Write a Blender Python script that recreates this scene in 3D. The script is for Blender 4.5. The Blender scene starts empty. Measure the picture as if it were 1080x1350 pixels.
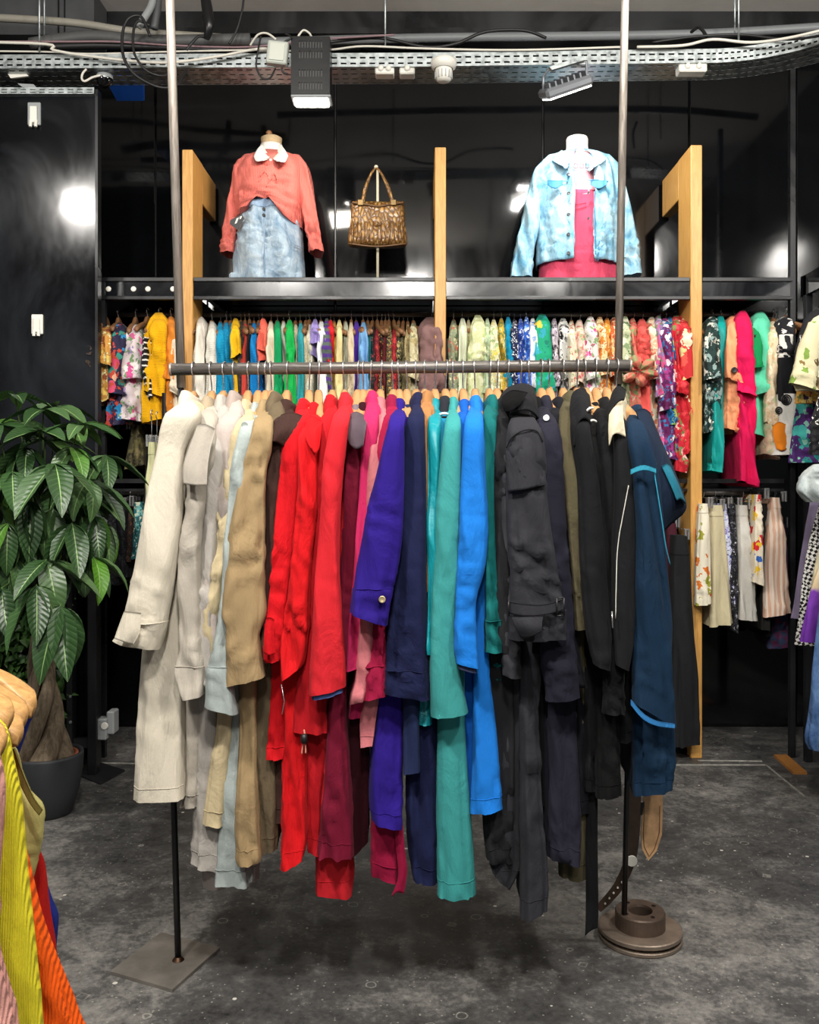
import bpy, math, random
import numpy as np
from mathutils import Vector, Matrix

# ------------------------------------------------------------------ camera
F, CX, CY, HC = 1200.0, 548.0, 640.0, 1.26      # focal length (px of a 1080 wide frame), optical axis, eye height
sc = bpy.context.scene
COL = sc.collection
cam_d = bpy.data.cameras.new('camera')
cam_d.sensor_fit = 'HORIZONTAL'; cam_d.sensor_width = 36.0
cam_d.lens = 36.0 * F / 1080.0
cam_d.shift_x = (540.0 - CX) / 1080.0
cam_d.shift_y = (CY - 675.0) / 1080.0
cam_d.clip_start = 0.05
cam = bpy.data.objects.new('camera', cam_d); COL.objects.link(cam)
cam.location = (0, 0, HC); cam.rotation_euler = (math.pi / 2, 0, 0)
sc.camera = cam
# ------------------------------------------------------------------ world: even overcast daylight, enters by the shop front
w = bpy.data.worlds.new('sky'); sc.world = w; w.use_nodes = True
w.node_tree.nodes['Background'].inputs[0].default_value = (0.90, 0.95, 1.0, 1)
w.node_tree.nodes['Background'].inputs[1].default_value = 1.1
vs = sc.view_settings
vs.view_transform = 'Standard'; vs.look = 'None'; vs.gamma = 1.0; vs.use_curve_mapping = False
vs.exposure = -0.75
# unseen lamps, added for light save the left-wall one: (x, y, z, aim x, aim y, aim z, watt, size, kelvin-ish colour)
UNSEEN_LAMPS = [(-1.1, 0.75, 3.2, -0.45, 2.25, 0.8, 120, .22), (1.15, 0.75, 3.2, 0.5, 2.25, 0.8, 75, .22),
              (-2.07, 2.46, 3.0, -1.6, 3.6, 0.6, 34, .22), (1.75, 2.3, 3.05, 1.1, 4.2, 1.1, 70, .25),
              (0.0, 0.2, 3.2, 0.0, 4.3, 1.7, 120, .25), (0.0, -1.6, 3.2, 0.0, 0.6, 0.3, 70, .30)]
FLOOD_W, SPOT_W = 11, 22

# ------------------------------------------------------------------ helpers
rng = random.Random(7)
nrg = np.random.default_rng(11)

def P(px, py, d):
    return np.array(((px - CX) / F * d, d, HC - (py - CY) / F * d))

def lin(h):
    h = h.lstrip('#'); o = []
    for i in (0, 2, 4):
        c = int(h[i:i + 2], 16) / 255.0
        o.append(c / 12.92 if c <= .04045 else ((c + .055) / 1.055) ** 2.4)
    return (o[0], o[1], o[2], 1.0)

def empty(name, label, cat, loc=(0, 0, 0), group=None, kind=None):
    o = bpy.data.objects.new(name, None); COL.objects.link(o)
    o.location = Vector(loc); o.empty_display_size = .05
    o['label'] = label; o['category'] = cat
    if group: o['group'] = group
    if kind: o['kind'] = kind
    return o

def tag(o, label, cat=None, group=None, kind=None):
    o['label'] = label
    if cat: o['category'] = cat
    if group: o['group'] = group
    if kind: o['kind'] = kind
    return o

def top(o):
    l = Vector((0, 0, 0))
    while o is not None:
        l = l + o.location; o = o.parent
    return l

def mesh_obj(name, verts, faces, mat, parent=None, smooth=True, uv=None):
    """verts in world space; stored relative to the parent chain"""
    v = np.asarray(verts, dtype=float)
    if parent is not None:
        v = v - np.array(top(parent))
        loc = None
    else:
        base = np.array((v[:, 0].mean(), v[:, 1].mean(), v[:, 2].min()))
        v = v - base; loc = base
    me = bpy.data.meshes.new(name)
    me.from_pydata(v.tolist(), [], faces)
    if smooth:
        me.polygons.foreach_set('use_smooth', [True] * len(me.polygons))
    me.update()
    if uv is not None:
        l = me.uv_layers.new(name='uv')
        idx = np.empty(len(me.loops), dtype=np.int32); me.loops.foreach_get('vertex_index', idx)
        l.data.foreach_set('uv', np.asarray(uv, dtype=np.float32)[idx].ravel())
    if mat is not None: me.materials.append(mat)
    o = bpy.data.objects.new(name, me); COL.objects.link(o)
    if parent is not None: o.parent = parent
    else: o.location = loc
    return o

class MB:
    """collects shapes into one mesh"""
    def __init__(s): s.v = []; s.f = []
    def add(s, v, f):
        b = len(s.v); s.v += [tuple(map(float, p)) for p in v]; s.f += [tuple(i + b for i in q) for q in f]
    def box(s, lo, hi, rot=0.0, ch=0.0):
        x0, y0, z0 = lo; x1, y1, z1 = hi
        if ch > 0:
            v = []; c = ch
            for (x, sx) in ((x0, 1), (x1, -1)):
                for (y, sy) in ((y0, 1), (y1, -1)):
                    for (z, sz) in ((z0, 1), (z1, -1)):
                        v += [(x + sx * c, y + sy * c, z), (x + sx * c, y, z + sz * c), (x, y + sy * c, z + sz * c)]
            V = np.array(v)
            f = s._hull(V)
        else:
            v = [(x0, y0, z0), (x1, y0, z0), (x1, y1, z0), (x0, y1, z0), (x0, y0, z1), (x1, y0, z1), (x1, y1, z1), (x0, y1, z1)]
            f = [(3, 2, 1, 0), (4, 5, 6, 7), (0, 1, 5, 4), (1, 2, 6, 5), (2, 3, 7, 6), (3, 0, 4, 7)]
        if rot:
            cx, cy = (x0 + x1) / 2, (y0 + y1) / 2; c, q = math.cos(rot), math.sin(rot)
            v = [(cx + (x - cx) * c - (y - cy) * q, cy + (x - cx) * q + (y - cy) * c, z) for x, y, z in v]
        s.add(v, f); return s
    @staticmethod
    def _hull(V):
        # chamfered box: index = corner*3 + k, corner = ix*4+iy*2+iz, k: 0 -> z face, 1 -> y face, 2 -> x face
        i = lambda a, b, c, k: (a * 4 + b * 2 + c) * 3 + k
        f = []
        for c in (0, 1):
            q = [i(0, 0, c, 0), i(1, 0, c, 0), i(1, 1, c, 0), i(0, 1, c, 0)]; f.append(q if c else q[::-1])
            q = [i(0, c, 0, 1), i(1, c, 0, 1), i(1, c, 1, 1), i(0, c, 1, 1)]; f.append(q[::-1] if c else q)
            q = [i(c, 0, 0, 2), i(c, 1, 0, 2), i(c, 1, 1, 2), i(c, 0, 1, 2)]; f.append(q if c else q[::-1])
        for a in (0, 1):
            for b in (0, 1):
                for c in (0, 1):
                    q = [i(a, b, c, 0), i(a, b, c, 1), i(a, b, c, 2)]
                    f.append(q if (a + b + c) % 2 == 0 else q[::-1])
        for b in (0, 1):
            for c in (0, 1):
                q = [i(0, b, c, 0), i(0, b, c, 1), i(1, b, c, 1), i(1, b, c, 0)]; f.append(q if (b + c) % 2 else q[::-1])
                q = [i(b, 0, c, 0), i(b, 1, c, 0), i(b, 1, c, 2), i(b, 0, c, 2)]; f.append(q if (b + c) % 2 else q[::-1])
                q = [i(b, c, 0, 1), i(b, c, 0, 2), i(b, c, 1, 2), i(b, c, 1, 1)]; f.append(q if (b + c) % 2 else q[::-1])
        return [tuple(q) for q in f]
    def tube(s, pts, r, m=8, smooth=0, caps=True):
        pts = [np.array(p, float) for p in pts]
        if smooth: pts = catmull(pts, smooth)
        n = len(pts); rr = r if hasattr(r, '__len__') else [r] * n
        if len(rr) != n: rr = np.interp(np.linspace(0, 1, n), np.linspace(0, 1, len(rr)), rr)
        up = np.array((0.31, 0.22, 0.92)); V = []
        for i in range(n):
            t = pts[min(i + 1, n - 1)] - pts[max(i - 1, 0)]; t = t / (np.linalg.norm(t) + 1e-9)
            if i == 0:
                a = np.cross(t, up)
                if np.linalg.norm(a) < .1: a = np.cross(t, (1, 0, 0))
            else: a = a - t * a.dot(t)
            a = a / np.linalg.norm(a); b = np.cross(t, a)
            for k in range(m):
                q = 2 * math.pi * k / m
                V.append(pts[i] + rr[i] * (math.cos(q) * a + math.sin(q) * b))
        f = [(i * m + k, i * m + (k + 1) % m, (i + 1) * m + (k + 1) % m, (i + 1) * m + k) for i in range(n - 1) for k in range(m)]
        if caps: f += [tuple(range(m))[::-1], tuple((n - 1) * m + k for k in range(m))]
        s.add(V, f); return s
    def lathe(s, prof, c, m=32, axis='z', closed=False):
        V = []; n = len(prof)
        for r, h in prof:
            for k in range(m):
                q = 2 * math.pi * k / m; a, b = r * math.cos(q), r * math.sin(q)
                V.append((c[0] + a, c[1] + b, c[2] + h) if axis == 'z' else (c[0] + a, c[1] + h, c[2] + b) if axis == 'y' else (c[0] + h, c[1] + a, c[2] + b))
        f = []
        for i in range(n if closed else n - 1):
            j = (i + 1) % n
            f += [(i * m + k, i * m + (k + 1) % m, j * m + (k + 1) % m, j * m + k) for k in range(m)]
        s.add(V, f); return s
    def prism(s, poly, vec):
        n = len(poly); a = [np.array(p, float) for p in poly]; v = np.array(vec, float)
        s.add(a + [p + v for p in a], [tuple(range(n))[::-1], tuple(range(n, 2 * n))] + [(i, (i + 1) % n, n + (i + 1) % n, n + i) for i in range(n)])
        return s
    def build(s, name, mat, parent=None, smooth=False):
        o = mesh_obj(name, np.array(s.v), s.f, mat, parent, smooth)
        if smooth == 'auto': pass
        return o

def catmull(pts, k):
    out = []; n = len(pts)
    for i in range(n - 1):
        p0, p1, p2, p3 = pts[max(i - 1, 0)], pts[i], pts[i + 1], pts[min(i + 2, n - 1)]
        for j in range(k):
            t = j / k
            out.append(.5 * ((2 * p1) + (-p0 + p2) * t + (2 * p0 - 5 * p1 + 4 * p2 - p3) * t * t + (-p0 + 3 * p1 - 3 * p2 + p3) * t ** 3))
    out.append(pts[-1]); return out

def pchip(x, y, xn):
    x = np.asarray(x, float); y = np.asarray(y, float)
    h = np.diff(x); d = np.diff(y) / h; m = np.zeros_like(y)
    if len(x) == 2: return np.interp(xn, x, y)
    for i in range(1, len(x) - 1):
        if d[i - 1] * d[i] > 0:
            w1 = 2 * h[i] + h[i - 1]; w2 = h[i] + 2 * h[i - 1]
            m[i] = (w1 + w2) / (w1 / d[i - 1] + w2 / d[i])
    m[0] = d[0]; m[-1] = d[-1]
    i = np.clip(np.searchsorted(x, xn) - 1, 0, len(x) - 2); t = (xn - x[i]) / h[i]
    return (y[i] * (1 + 2 * t) * (1 - t) ** 2 + m[i] * h[i] * t * (1 - t) ** 2 + y[i + 1] * t * t * (3 - 2 * t) + m[i + 1] * h[i] * t * t * (t - 1))

# ------------------------------------------------------------------ materials (all procedural)
MATS = {}
class NT:
    def __init__(s, name, rough=.6, spec=.5):
        s.m = bpy.data.materials.new(name); s.m.use_nodes = True; s.t = s.m.node_tree
        s.b = s.t.nodes['Principled BSDF']; s.b.inputs['Roughness'].default_value = rough
        s.b.inputs['Specular IOR Level'].default_value = spec
        s.tc = None
    def n(s, ty, **kw):
        q = s.t.nodes.new(ty)
        for k, v in kw.items():
            if k.startswith('i_'):
                k = k[2:]; q.inputs[int(k) if k.isdigit() else k.replace('_', ' ')].default_value = v
            else: setattr(q, k, v)
        return q
    def l(s, a, b): s.t.links.new(a, b)
    def co(s, scale=(1, 1, 1), off=(0, 0, 0), kind='Object', rot=(0, 0, 0)):
        if s.tc is None: s.tc = s.n('ShaderNodeTexCoord')
        mp = s.n('ShaderNodeMapping'); mp.inputs['Scale'].default_value = scale; mp.inputs['Location'].default_value = off; mp.inputs['Rotation'].default_value = rot
        s.l(s.tc.outputs[kind], mp.inputs['Vector']); return mp.outputs['Vector']
    def noise(s, vec, scale, detail=3, rough=.5, dist=0):
        q = s.n('ShaderNodeTexNoise'); q.inputs['Scale'].default_value = scale; q.inputs['Detail'].default_value = detail
        q.inputs['Roughness'].default_value = rough; q.inputs['Distortion'].default_value = dist
        if vec is not None: s.l(vec, q.inputs['Vector'])
        return q
    def ramp(s, fac, stops, mode='LINEAR'):
        q = s.n('ShaderNodeValToRGB'); q.color_ramp.interpolation = mode; e = q.color_ramp.elements
        while len(e) < len(stops): e.new(.5)
        for i, (p, c) in enumerate(stops): e[i].position = p; e[i].color = c
        s.l(fac, q.inputs['Fac']); return q.outputs['Color']
    def mix(s, fac, a, b, mode='MIX'):
        q = s.n('ShaderNodeMix', data_type='RGBA', blend_type=mode)
        for k, v in ((0, fac), (6, a), (7, b)):
            if isinstance(v, (int, float)): q.inputs[k].default_value = v
            elif isinstance(v, tuple): q.inputs[k].default_value = v
            else: s.l(v, q.inputs[k])
        return q.outputs[2]
    def math(s, op, a, b=0.0, c=None):
        q = s.n('ShaderNodeMath', operation=op)
        for k, v in ((0, a), (1, b), (2, c)):
            if v is None: continue
            if isinstance(v, (int, float)): q.inputs[k].default_value = v
            else: s.l(v, q.inputs[k])
        return q.outputs[0]
    def bump(s, h, strength, dist=.01, prev=None):
        q = s.n('ShaderNodeBump'); q.inputs['Strength'].default_value = strength; q.inputs['Distance'].default_value = dist
        s.l(h, q.inputs['Height'])
        if prev is not None: s.l(prev, q.inputs['Normal'])
        return q.outputs['Normal']
    def color(s, c):
        if isinstance(c, tuple): s.b.inputs['Base Color'].default_value = c
        else: s.l(c, s.b.inputs['Base Color'])
    def normal(s, nn): s.l(nn, s.b.inputs['Normal'])

def simple(name, hexc, rough=.5, metal=0.0, spec=.5, grain=0.0, gscale=60, coat=0.0):
    if name in MATS: return MATS[name]
    t = NT(name, rough, spec); c = lin(hexc); t.b.inputs['Metallic'].default_value = metal
    if coat: t.b.inputs['Coat Weight'].default_value = coat
    if grain:
        nz = t.noise(t.co(), gscale, 4, .6)
        dk = tuple(x * (1 - grain) for x in c[:3]) + (1,); lt = tuple(min(1, x * (1 + grain)) for x in c[:3]) + (1,)
        t.color(t.ramp(nz.outputs['Fac'], [(.3, dk), (.7, lt)]))
        t.normal(t.bump(nz.outputs['Fac'], .08, .004))
    else: t.color(c)
    MATS[name] = t.m; return t.m

def emit(name, hexc, strength):
    t = NT(name, .4); t.color(lin(hexc)); t.b.inputs['Emission Color'].default_value = lin(hexc); t.b.inputs['Emission Strength'].default_value = strength
    MATS[name] = t.m; return t.m

def cloth_finish(t, wr=.35, weave=True, wscale=9, rib=0, ribdir='z'):
    """wrinkle + weave relief"""
    nn = None
    a = t.noise(t.co((1.0, .8, .42), (rng.random() * 9, rng.random() * 9, 0)), wscale, 4, .55, 1.6)
    nn = t.bump(a.outputs['Fac'], wr, .03)
    cr = t.noise(t.co((1.0, .8, .5), (rng.random() * 9, rng.random() * 9, 0), rot=(.25, .3, 0)), 6.5, 3, .5, .9)
    cr.noise_type = 'RIDGED_MULTIFRACTAL'
    nn = t.bump(cr.outputs['Fac'], min(1, wr * .55), .011, nn)
    if rib:
        wv = t.n('ShaderNodeTexWave', wave_type='BANDS', bands_direction=ribdir.upper()); wv.inputs['Scale'].default_value = rib; wv.inputs['Distortion'].default_value = .6
        wv.inputs['Detail'].default_value = 1; t.l(t.co(), wv.inputs['Vector'])
        nn = t.bump(wv.outputs['Fac'], .45, .006, nn)
    if weave:
        b = t.noise(t.co((1, 1, 1.6)), 420, 2, .6); nn = t.bump(b.outputs['Fac'], .22, .004, nn)
    t.normal(nn)
    t.b.inputs['Sheen Weight'].default_value = .015; t.b.inputs['Sheen Roughness'].default_value = .5

def fabric(hexc, rough=.85, wr=.35, rib=0, ribdir='z', var=.12, spec=.18, gain=1.0):
    key = ('fab', hexc, rough, wr, rib, ribdir, gain)
    if key in MATS: return MATS[key]
    t = NT('fabric_' + hexc.strip('#'), rough, spec); c = tuple(x * gain for x in lin(hexc)[:3]) + (1.0,)
    nz = t.noise(t.co((1, 1, .6)), 7, 4, .6)
    fine = t.noise(t.co((2.2, 2.2, 1)), 160, 2, .7)
    f = t.math('ADD', t.math('MULTIPLY', nz.outputs['Fac'], .65), t.math('MULTIPLY', fine.outputs['Fac'], .35))
    dk = tuple(x * (1 - var) for x in c[:3]) + (1,); lt = tuple(min(1, x * (1 + var)) for x in c[:3]) + (1,)
    t.color(t.ramp(f, [(.32, dk), (.68, lt)]))
    cloth_finish(t, wr, True, 9, rib, ribdir)
    MATS[key] = t.m; return t.m

def printed(base, cols, scale=26, cover=.5, seed=0, rough=.75, stretch=.8, leaf=None):
    """flower / blot print: random cells of colour over a ground"""
    key = ('prt', base, tuple(cols), scale, cover, seed)
    if key in MATS: return MATS[key]
    t = NT('print_' + base.strip('#') + '_' + str(seed), rough, .25)
    off = (seed * 1.37, seed * .71, seed * 2.3); scale = scale * 1.45
    v = t.co((1, .8, stretch), off)
    nz = t.noise(v, scale * .9, 3, .6)
    vm = t.n('ShaderNodeMix', data_type='VECTOR'); vm.inputs[0].default_value = .06
    t.l(v, vm.inputs[4]); t.l(nz.outputs['Color'], vm.inputs[5])
    vo = t.n('ShaderNodeTexVoronoi'); vo.inputs['Scale'].default_value = scale; t.l(vm.outputs[1], vo.inputs['Vector'])
    sp = t.n('ShaderNodeSeparateColor'); t.l(vo.outputs['Color'], sp.inputs[0])
    k = len(cols)
    pc = t.ramp(sp.outputs[0], [(i / k, lin(c)) for i, c in enumerate(cols)], 'CONSTANT')
    mask = t.math('LESS_THAN', vo.outputs['Distance'], cover)
    col = t.mix(mask, lin(base), pc)
    vo2 = t.n('ShaderNodeTexVoronoi'); vo2.inputs['Scale'].default_value = scale * 2.1; t.l(vm.outputs[1], vo2.inputs['Vector'])
    sp2 = t.n('ShaderNodeSeparateColor'); t.l(vo2.outputs['Color'], sp2.inputs[0])
    m2 = t.math('MULTIPLY', t.math('LESS_THAN', vo2.outputs['Distance'], .38), t.math('GREATER_THAN', sp2.outputs[1], .55))
    col = t.mix(m2, col, lin(leaf or cols[-1]))
    t.color(col); cloth_finish(t, .3)
    MATS[key] = t.m; return t.m

def striped(c1, c2, scale=60, direction='X', duty=.5, seed=0, rough=.8):
    key = ('str', c1, c2, scale, direction, duty)
    if key in MATS: return MATS[key]
    t = NT('stripe_' + c1.strip('#'), rough, .25)
    wv = t.n('ShaderNodeTexWave', wave_type='BANDS', bands_direction=direction); wv.inputs['Scale'].default_value = scale / 6.283 * 1.0
    wv.inputs['Distortion'].default_value = .4; wv.inputs['Detail'].default_value = 0
    t.l(t.co(), wv.inputs['Vector'])
    t.color(t.ramp(wv.outputs['Fac'], [(0, lin(c1)), (duty, lin(c2))], 'CONSTANT')); cloth_finish(t, .25)
    MATS[key] = t.m; return t.m

def checked(c1, c2, scale, rough=.8):
    key = ('chk', c1, c2, scale)
    if key in MATS: return MATS[key]
    t = NT('check_' + c1.strip('#'), rough, .25)
    ck = t.n('ShaderNodeTexChecker'); ck.inputs['Scale'].default_value = scale; ck.inputs[1].default_value = lin(c1); ck.inputs[2].default_value = lin(c2)
    t.l(t.co((1, .6, 1), rot=(0, .5, .4)), ck.inputs['Vector']); t.color(ck.outputs['Color']); cloth_finish(t, .25)
    MATS[key] = t.m; return t.m

def denim(c1, c2, seed=0, scale=14):
    key = ('den', c1, c2, seed)
    if key in MATS: return MATS[key]
    t = NT('denim_' + c1.strip('#'), .85, .25)
    nz = t.noise(t.co((1, 1, .7), (seed, 0, 0)), scale, 5, .65, .8)
    tw = t.noise(t.co((3, 3, 1)), 300, 2, .6)
    f = t.math('ADD', t.math('MULTIPLY', nz.outputs['Fac'], .75), t.math('MULTIPLY', tw.outputs['Fac'], .25))
    t.color(t.ramp(f, [(.36, lin(c1)), (.6, lin(c2))])); cloth_finish(t, .5)
    MATS[key] = t.m; return t.m

def wood(name, c1, c2, grain=(14, 14, 1.2)):
    if name in MATS: return MATS[name]
    t = NT(name, .45, .4)
    nz = t.noise(t.co(grain), 6, 5, .6, 1.2)
    col = t.ramp(nz.outputs['Fac'], [(.25, lin(c1)), (.75, lin(c2))])
    t.color(col); t.normal(t.bump(nz.outputs['Fac'], .08, .004)); MATS[name] = t.m; return t.m

def black_lacquer(name, hexc='#0a0b0d', rough=.12, scuff=.25, tint='#2a2d33'):
    if name in MATS: return MATS[name]
    t = NT(name, rough, .5)
    a = t.noise(t.co((1, 1, .7)), 2.2, 5, .6, .8)
    s = t.noise(t.co((6, 6, .8), rot=(0, .4, 0)), 9, 4, .7, 1.5)
    f = t.math('MULTIPLY', t.ramp(a.outputs['Fac'], [(.45, (0, 0, 0, 1)), (.75, (1, 1, 1, 1))]), scuff)
    t.color(t.mix(f, lin(hexc), lin(tint)))
    r = t.n('ShaderNodeMapRange'); r.inputs['From Min'].default_value = .35; r.inputs['From Max'].default_value = .7
    r.inputs['To Min'].default_value = rough * .7; r.inputs['To Max'].default_value = rough * 1.9
    t.l(a.outputs['Fac'], r.inputs['Value']); t.l(r.outputs['Result'], t.b.inputs['Roughness'])
    b = t.noise(t.co((1, 1, 1)), 1.7, 2, .5); t.normal(t.bump(b.outputs['Fac'], .06, .03))
    MATS[name] = t.m; return t.m

def floor_mat():
    t = NT('worn_dark_concrete', .5, .45); v = t.co()
    a = t.noise(v, 1.6, 6, .62, .6); b = t.noise(v, 60, 4, .75); g = t.noise(v, 11, 5, .7, .5)
    f = t.math('ADD', t.math('MULTIPLY', a.outputs['Fac'], .45), t.math('ADD', t.math('MULTIPLY', g.outputs['Fac'], .3), t.math('MULTIPLY', b.outputs['Fac'], .25)))
    col = t.ramp(f, [(.36, lin('#1e1e1f')), (.5, lin('#484746')), (.64, lin('#85827d'))])
    # paint specks
    vo = t.n('ShaderNodeTexVoronoi'); vo.inputs['Scale'].default_value = 22; t.l(v, vo.inputs['Vector'])
    sp = t.n('ShaderNodeSeparateColor'); t.l(vo.outputs['Color'], sp.inputs[0])
    rad = t.math('MULTIPLY', t.math('POWER', sp.outputs[0], 6.0), .16)
    nz = t.noise(v, 140, 2, .5)
    dd = t.math('ADD', vo.outputs['Distance'], t.math('MULTIPLY', nz.outputs['Fac'], .04))
    m = t.math('LESS_THAN', dd, t.math('ADD', rad, .012))
    col = t.mix(t.math('MULTIPLY', m, .8), col, lin('#c9c6ba'))
    vo5 = t.n('ShaderNodeTexVoronoi'); vo5.inputs['Scale'].default_value = 75; t.l(v, vo5.inputs['Vector'])
    sp5 = t.n('ShaderNodeSeparateColor'); t.l(vo5.outputs['Color'], sp5.inputs[0])
    m5 = t.math('MULTIPLY', t.math('LESS_THAN', vo5.outputs['Distance'], .2), t.math('GREATER_THAN', sp5.outputs[0], .8))
    col = t.mix(t.math('MULTIPLY', m5, .45), col, lin('#aaa79c'))
    # old glue rings and scratches
    for sc_, lo, hi, gt, st, met in ((7.5, .17, .195, .8, .45, 'EUCLIDEAN'), (11, .17, .2, .84, .4, 'EUCLIDEAN'), (8.3, .16, .185, .9, .35, 'CHEBYCHEV')):
        v2 = t.n('ShaderNodeTexVoronoi'); v2.distance = met; v2.inputs['Scale'].default_value = sc_; t.l(t.co((1, 1, 1), (sc_, 2.2, 0), rot=(0, 0, .4)), v2.inputs['Vector'])
        s2 = t.n('ShaderNodeSeparateColor'); t.l(v2.outputs['Color'], s2.inputs[0])
        wob = t.math('ADD', v2.outputs['Distance'], t.math('MULTIPLY', g.outputs['Fac'], .16))
        ring = t.math('MULTIPLY', t.math('GREATER_THAN', wob, lo), t.math('LESS_THAN', wob, hi))
        ring = t.math('MULTIPLY', ring, t.math('GREATER_THAN', s2.outputs[2], gt))
        col = t.mix(t.math('MULTIPLY', ring, t.math('MULTIPLY', b.outputs['Fac'], st * 2)), col, lin('#a09d94'))
    t.color(col)
    t.l(t.ramp(g.outputs['Fac'], [(.3, (.42, .42, .42, 1)), (.7, (.62, .62, .62, 1))]), t.b.inputs['Roughness'])
    t.normal(t.bump(f, .3, .01)); return t.m

def concrete_mat(name, c1, c2):
    t = NT(name, .9, .2); a = t.noise(t.co(), 1.5, 6, .65, .4); t.color(t.ramp(a.outputs['Fac'], [(.3, lin(c1)), (.7, lin(c2))]))
    t.normal(t.bump(a.outputs['Fac'], .2, .02)); return t.m

def steel(name, c1, c2, rough=.35, sc_=(30, 30, 3)):
    if name in MATS: return MATS[name]
    t = NT(name, rough, .5); t.b.inputs['Metallic'].default_value = .9
    a = t.noise(t.co(sc_), 4, 5, .65); t.color(t.ramp(a.outputs['Fac'], [(.3, lin(c1)), (.7, lin(c2))]))
    t.l(t.ramp(a.outputs['Fac'], [(.3, (rough * .7,) * 3 + (1,)), (.7, (min(1, rough * 1.5),) * 3 + (1,))]), t.b.inputs['Roughness'])
    MATS[name] = t.m; return t.m

M_LACQ = black_lacquer('black_lacquer_panel', '#08090b', .07, .12, '#1c1e22')
M_LACQ2 = black_lacquer('scuffed_lacquer_panel', '#0a0b0e', .13, .45, '#30343a')
M_BLACK = simple('matt_black_steel', '#0c0c0e', .35, 0, .5, .2)
M_BEAM = black_lacquer('black_steel_beam', '#121315', .3, .3, '#3a3c40')
M_WOOD = wood('pale_pine', '#a9783a', '#cf9f58')
M_HANG = wood('hanger_beech', '#9c6f45', '#bd9265', (5, 1.2, 5))
M_HANG2 = wood('hanger_brown', '#6d4a30', '#8d6644', (5, 1.2, 5))
M_PIPE = steel('raw_steel_pipe', '#8a8178', '#b5aca2', .42)
M_PIPE.node_tree.nodes['Principled BSDF'].inputs['Metallic'].default_value = .55
M_BAR = steel('dark_steel_bar', '#57534f', '#7d7873', .38, (3, 30, 30))
M_BAR.node_tree.nodes['Principled BSDF'].inputs['Metallic'].default_value = .6
M_WIRE = steel('bright_wire', '#a9a9a9', '#dcdcdc', .25)
M_GALV = steel('galvanised_steel', '#8b9394', '#c3c9c9', .42, (9, 9, 9))
M_PLATE = simple('grey_plate', '#7d7871', .45, .5, .5, .3, 9)
M_RUST = steel('brown_iron', '#3a2a1f', '#6a5140', .55, (7, 7, 7))
M_WHITEP = simple('white_plastic', '#d9d6cc', .45)
M_GREYP = simple('grey_plastic', '#8c8f90', .5)
M_RUBBER = simple('black_cable', '#111112', .5)
M_WCABLE = simple('white_cable', '#c9c5ba', .5)
M_PURPLEC = simple('mauve_cable', '#7d6468', .5)
# ================================================================== the setting
D_WALL, D_SHELF, D_RAIL, Z_CEIL = 4.72, 4.20, 4.42, 3.63
XL, XR, YB = -2.75, 2.32, -3.5
def struct(o):
    o['kind'] = 'structure'; return o

struct(MB().box((XL - .2, YB - .2, -.12), (XR + .2, D_WALL + .3, 0)).build('floor', floor_mat()))
o = struct(MB().box((XL - .2, YB - .2, Z_CEIL), (XR + .2, D_WALL + .3, Z_CEIL + .15)).build('ceiling', concrete_mat('ceiling_concrete', '#cfcbc4', '#e6e2da')))
wl = concrete_mat('dark_plaster', '#3f4043', '#57585b')
struct(MB().box((XL - .15, YB, 0), (XL, D_WALL + .2, Z_CEIL)).build('wall_left', wl))
struct(MB().box((XR, YB, 0), (XR + .15, D_WALL + .2, Z_CEIL)).build('wall_right', M_LACQ))
wb = struct(MB().box((XL, D_WALL + .03, 0), (XR, D_WALL + .2, Z_CEIL)).build('wall_back', M_BLACK))
seams = [XL, -1.35, -.417, .661, 1.42, 1.975, XR]
for i in range(len(seams) - 1):
    MB().box((seams[i] + .004, D_WALL + .002 * (i % 2), .02), (seams[i + 1] - .004, D_WALL + .028, 3.50), ch=.003).build('panel', M_LACQ, wb)
# shop front behind the viewer: a glazed opening to the daylight
wf = struct(MB().box((XL, YB - .15, 2.75), (XR, YB, Z_CEIL)).box((XL, YB - .15, 0), (XR, YB, .25)).box((XL, YB - .15, .25), (XL + .5, YB, 2.75)).box((XR - .5, YB - .15, .25), (XR, YB, 2.75)).build('wall_front', wl))
wn = struct(MB().box((XL + .5, YB - .1, .25), (XR - .5, YB - .04, .31)).box((XL + .5, YB - .1, 2.69), (XR - .5, YB - .04, 2.75)).build('window_1', M_BLACK))
for x in (XL + .5, -.95, .52, XR - .56):
    MB().box((x, YB - .1, .31), (x + .06, YB - .04, 2.69)).build('window_frame', M_BLACK, wn)

# black steel beam along the top of the back wall, with bolt heads
bm = struct(MB().box((XL, D_WALL - .17, 3.535), (XR, D_WALL - .03, Z_CEIL)).box((XL, D_WALL - .2, 3.505), (XR, D_WALL - .02, 3.535)).build('trim_1', M_BEAM))
gd = empty('ceiling_duct', 'grey boxed duct under the ceiling at far left', 'duct', (-2.1, 4.5, 3.45))
MB().box((XL + .02, 4.36, 3.42), (P(124, 0, 4.36)[0], 4.54, Z_CEIL - .002)).build('casing', simple('duct_grey', '#47484a', .6, 0, .3, .15, 6), gd)
for px in (76, 84): MB().box((P(px, 0, 4.35)[0], 4.352, 3.42), (P(px + 1.2, 0, 4.35)[0], 4.361, Z_CEIL - .002)).build('joint', M_BLACK, gd)
for px in (436, 448, 709, 722, 988, 1002):
    c = P(px, 44, D_WALL - .16); MB().lathe([(0, -.012), (.012, -.012), (.014, 0)], c, 10, 'y').build('bolt', M_WHITEP, bm)

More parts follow.
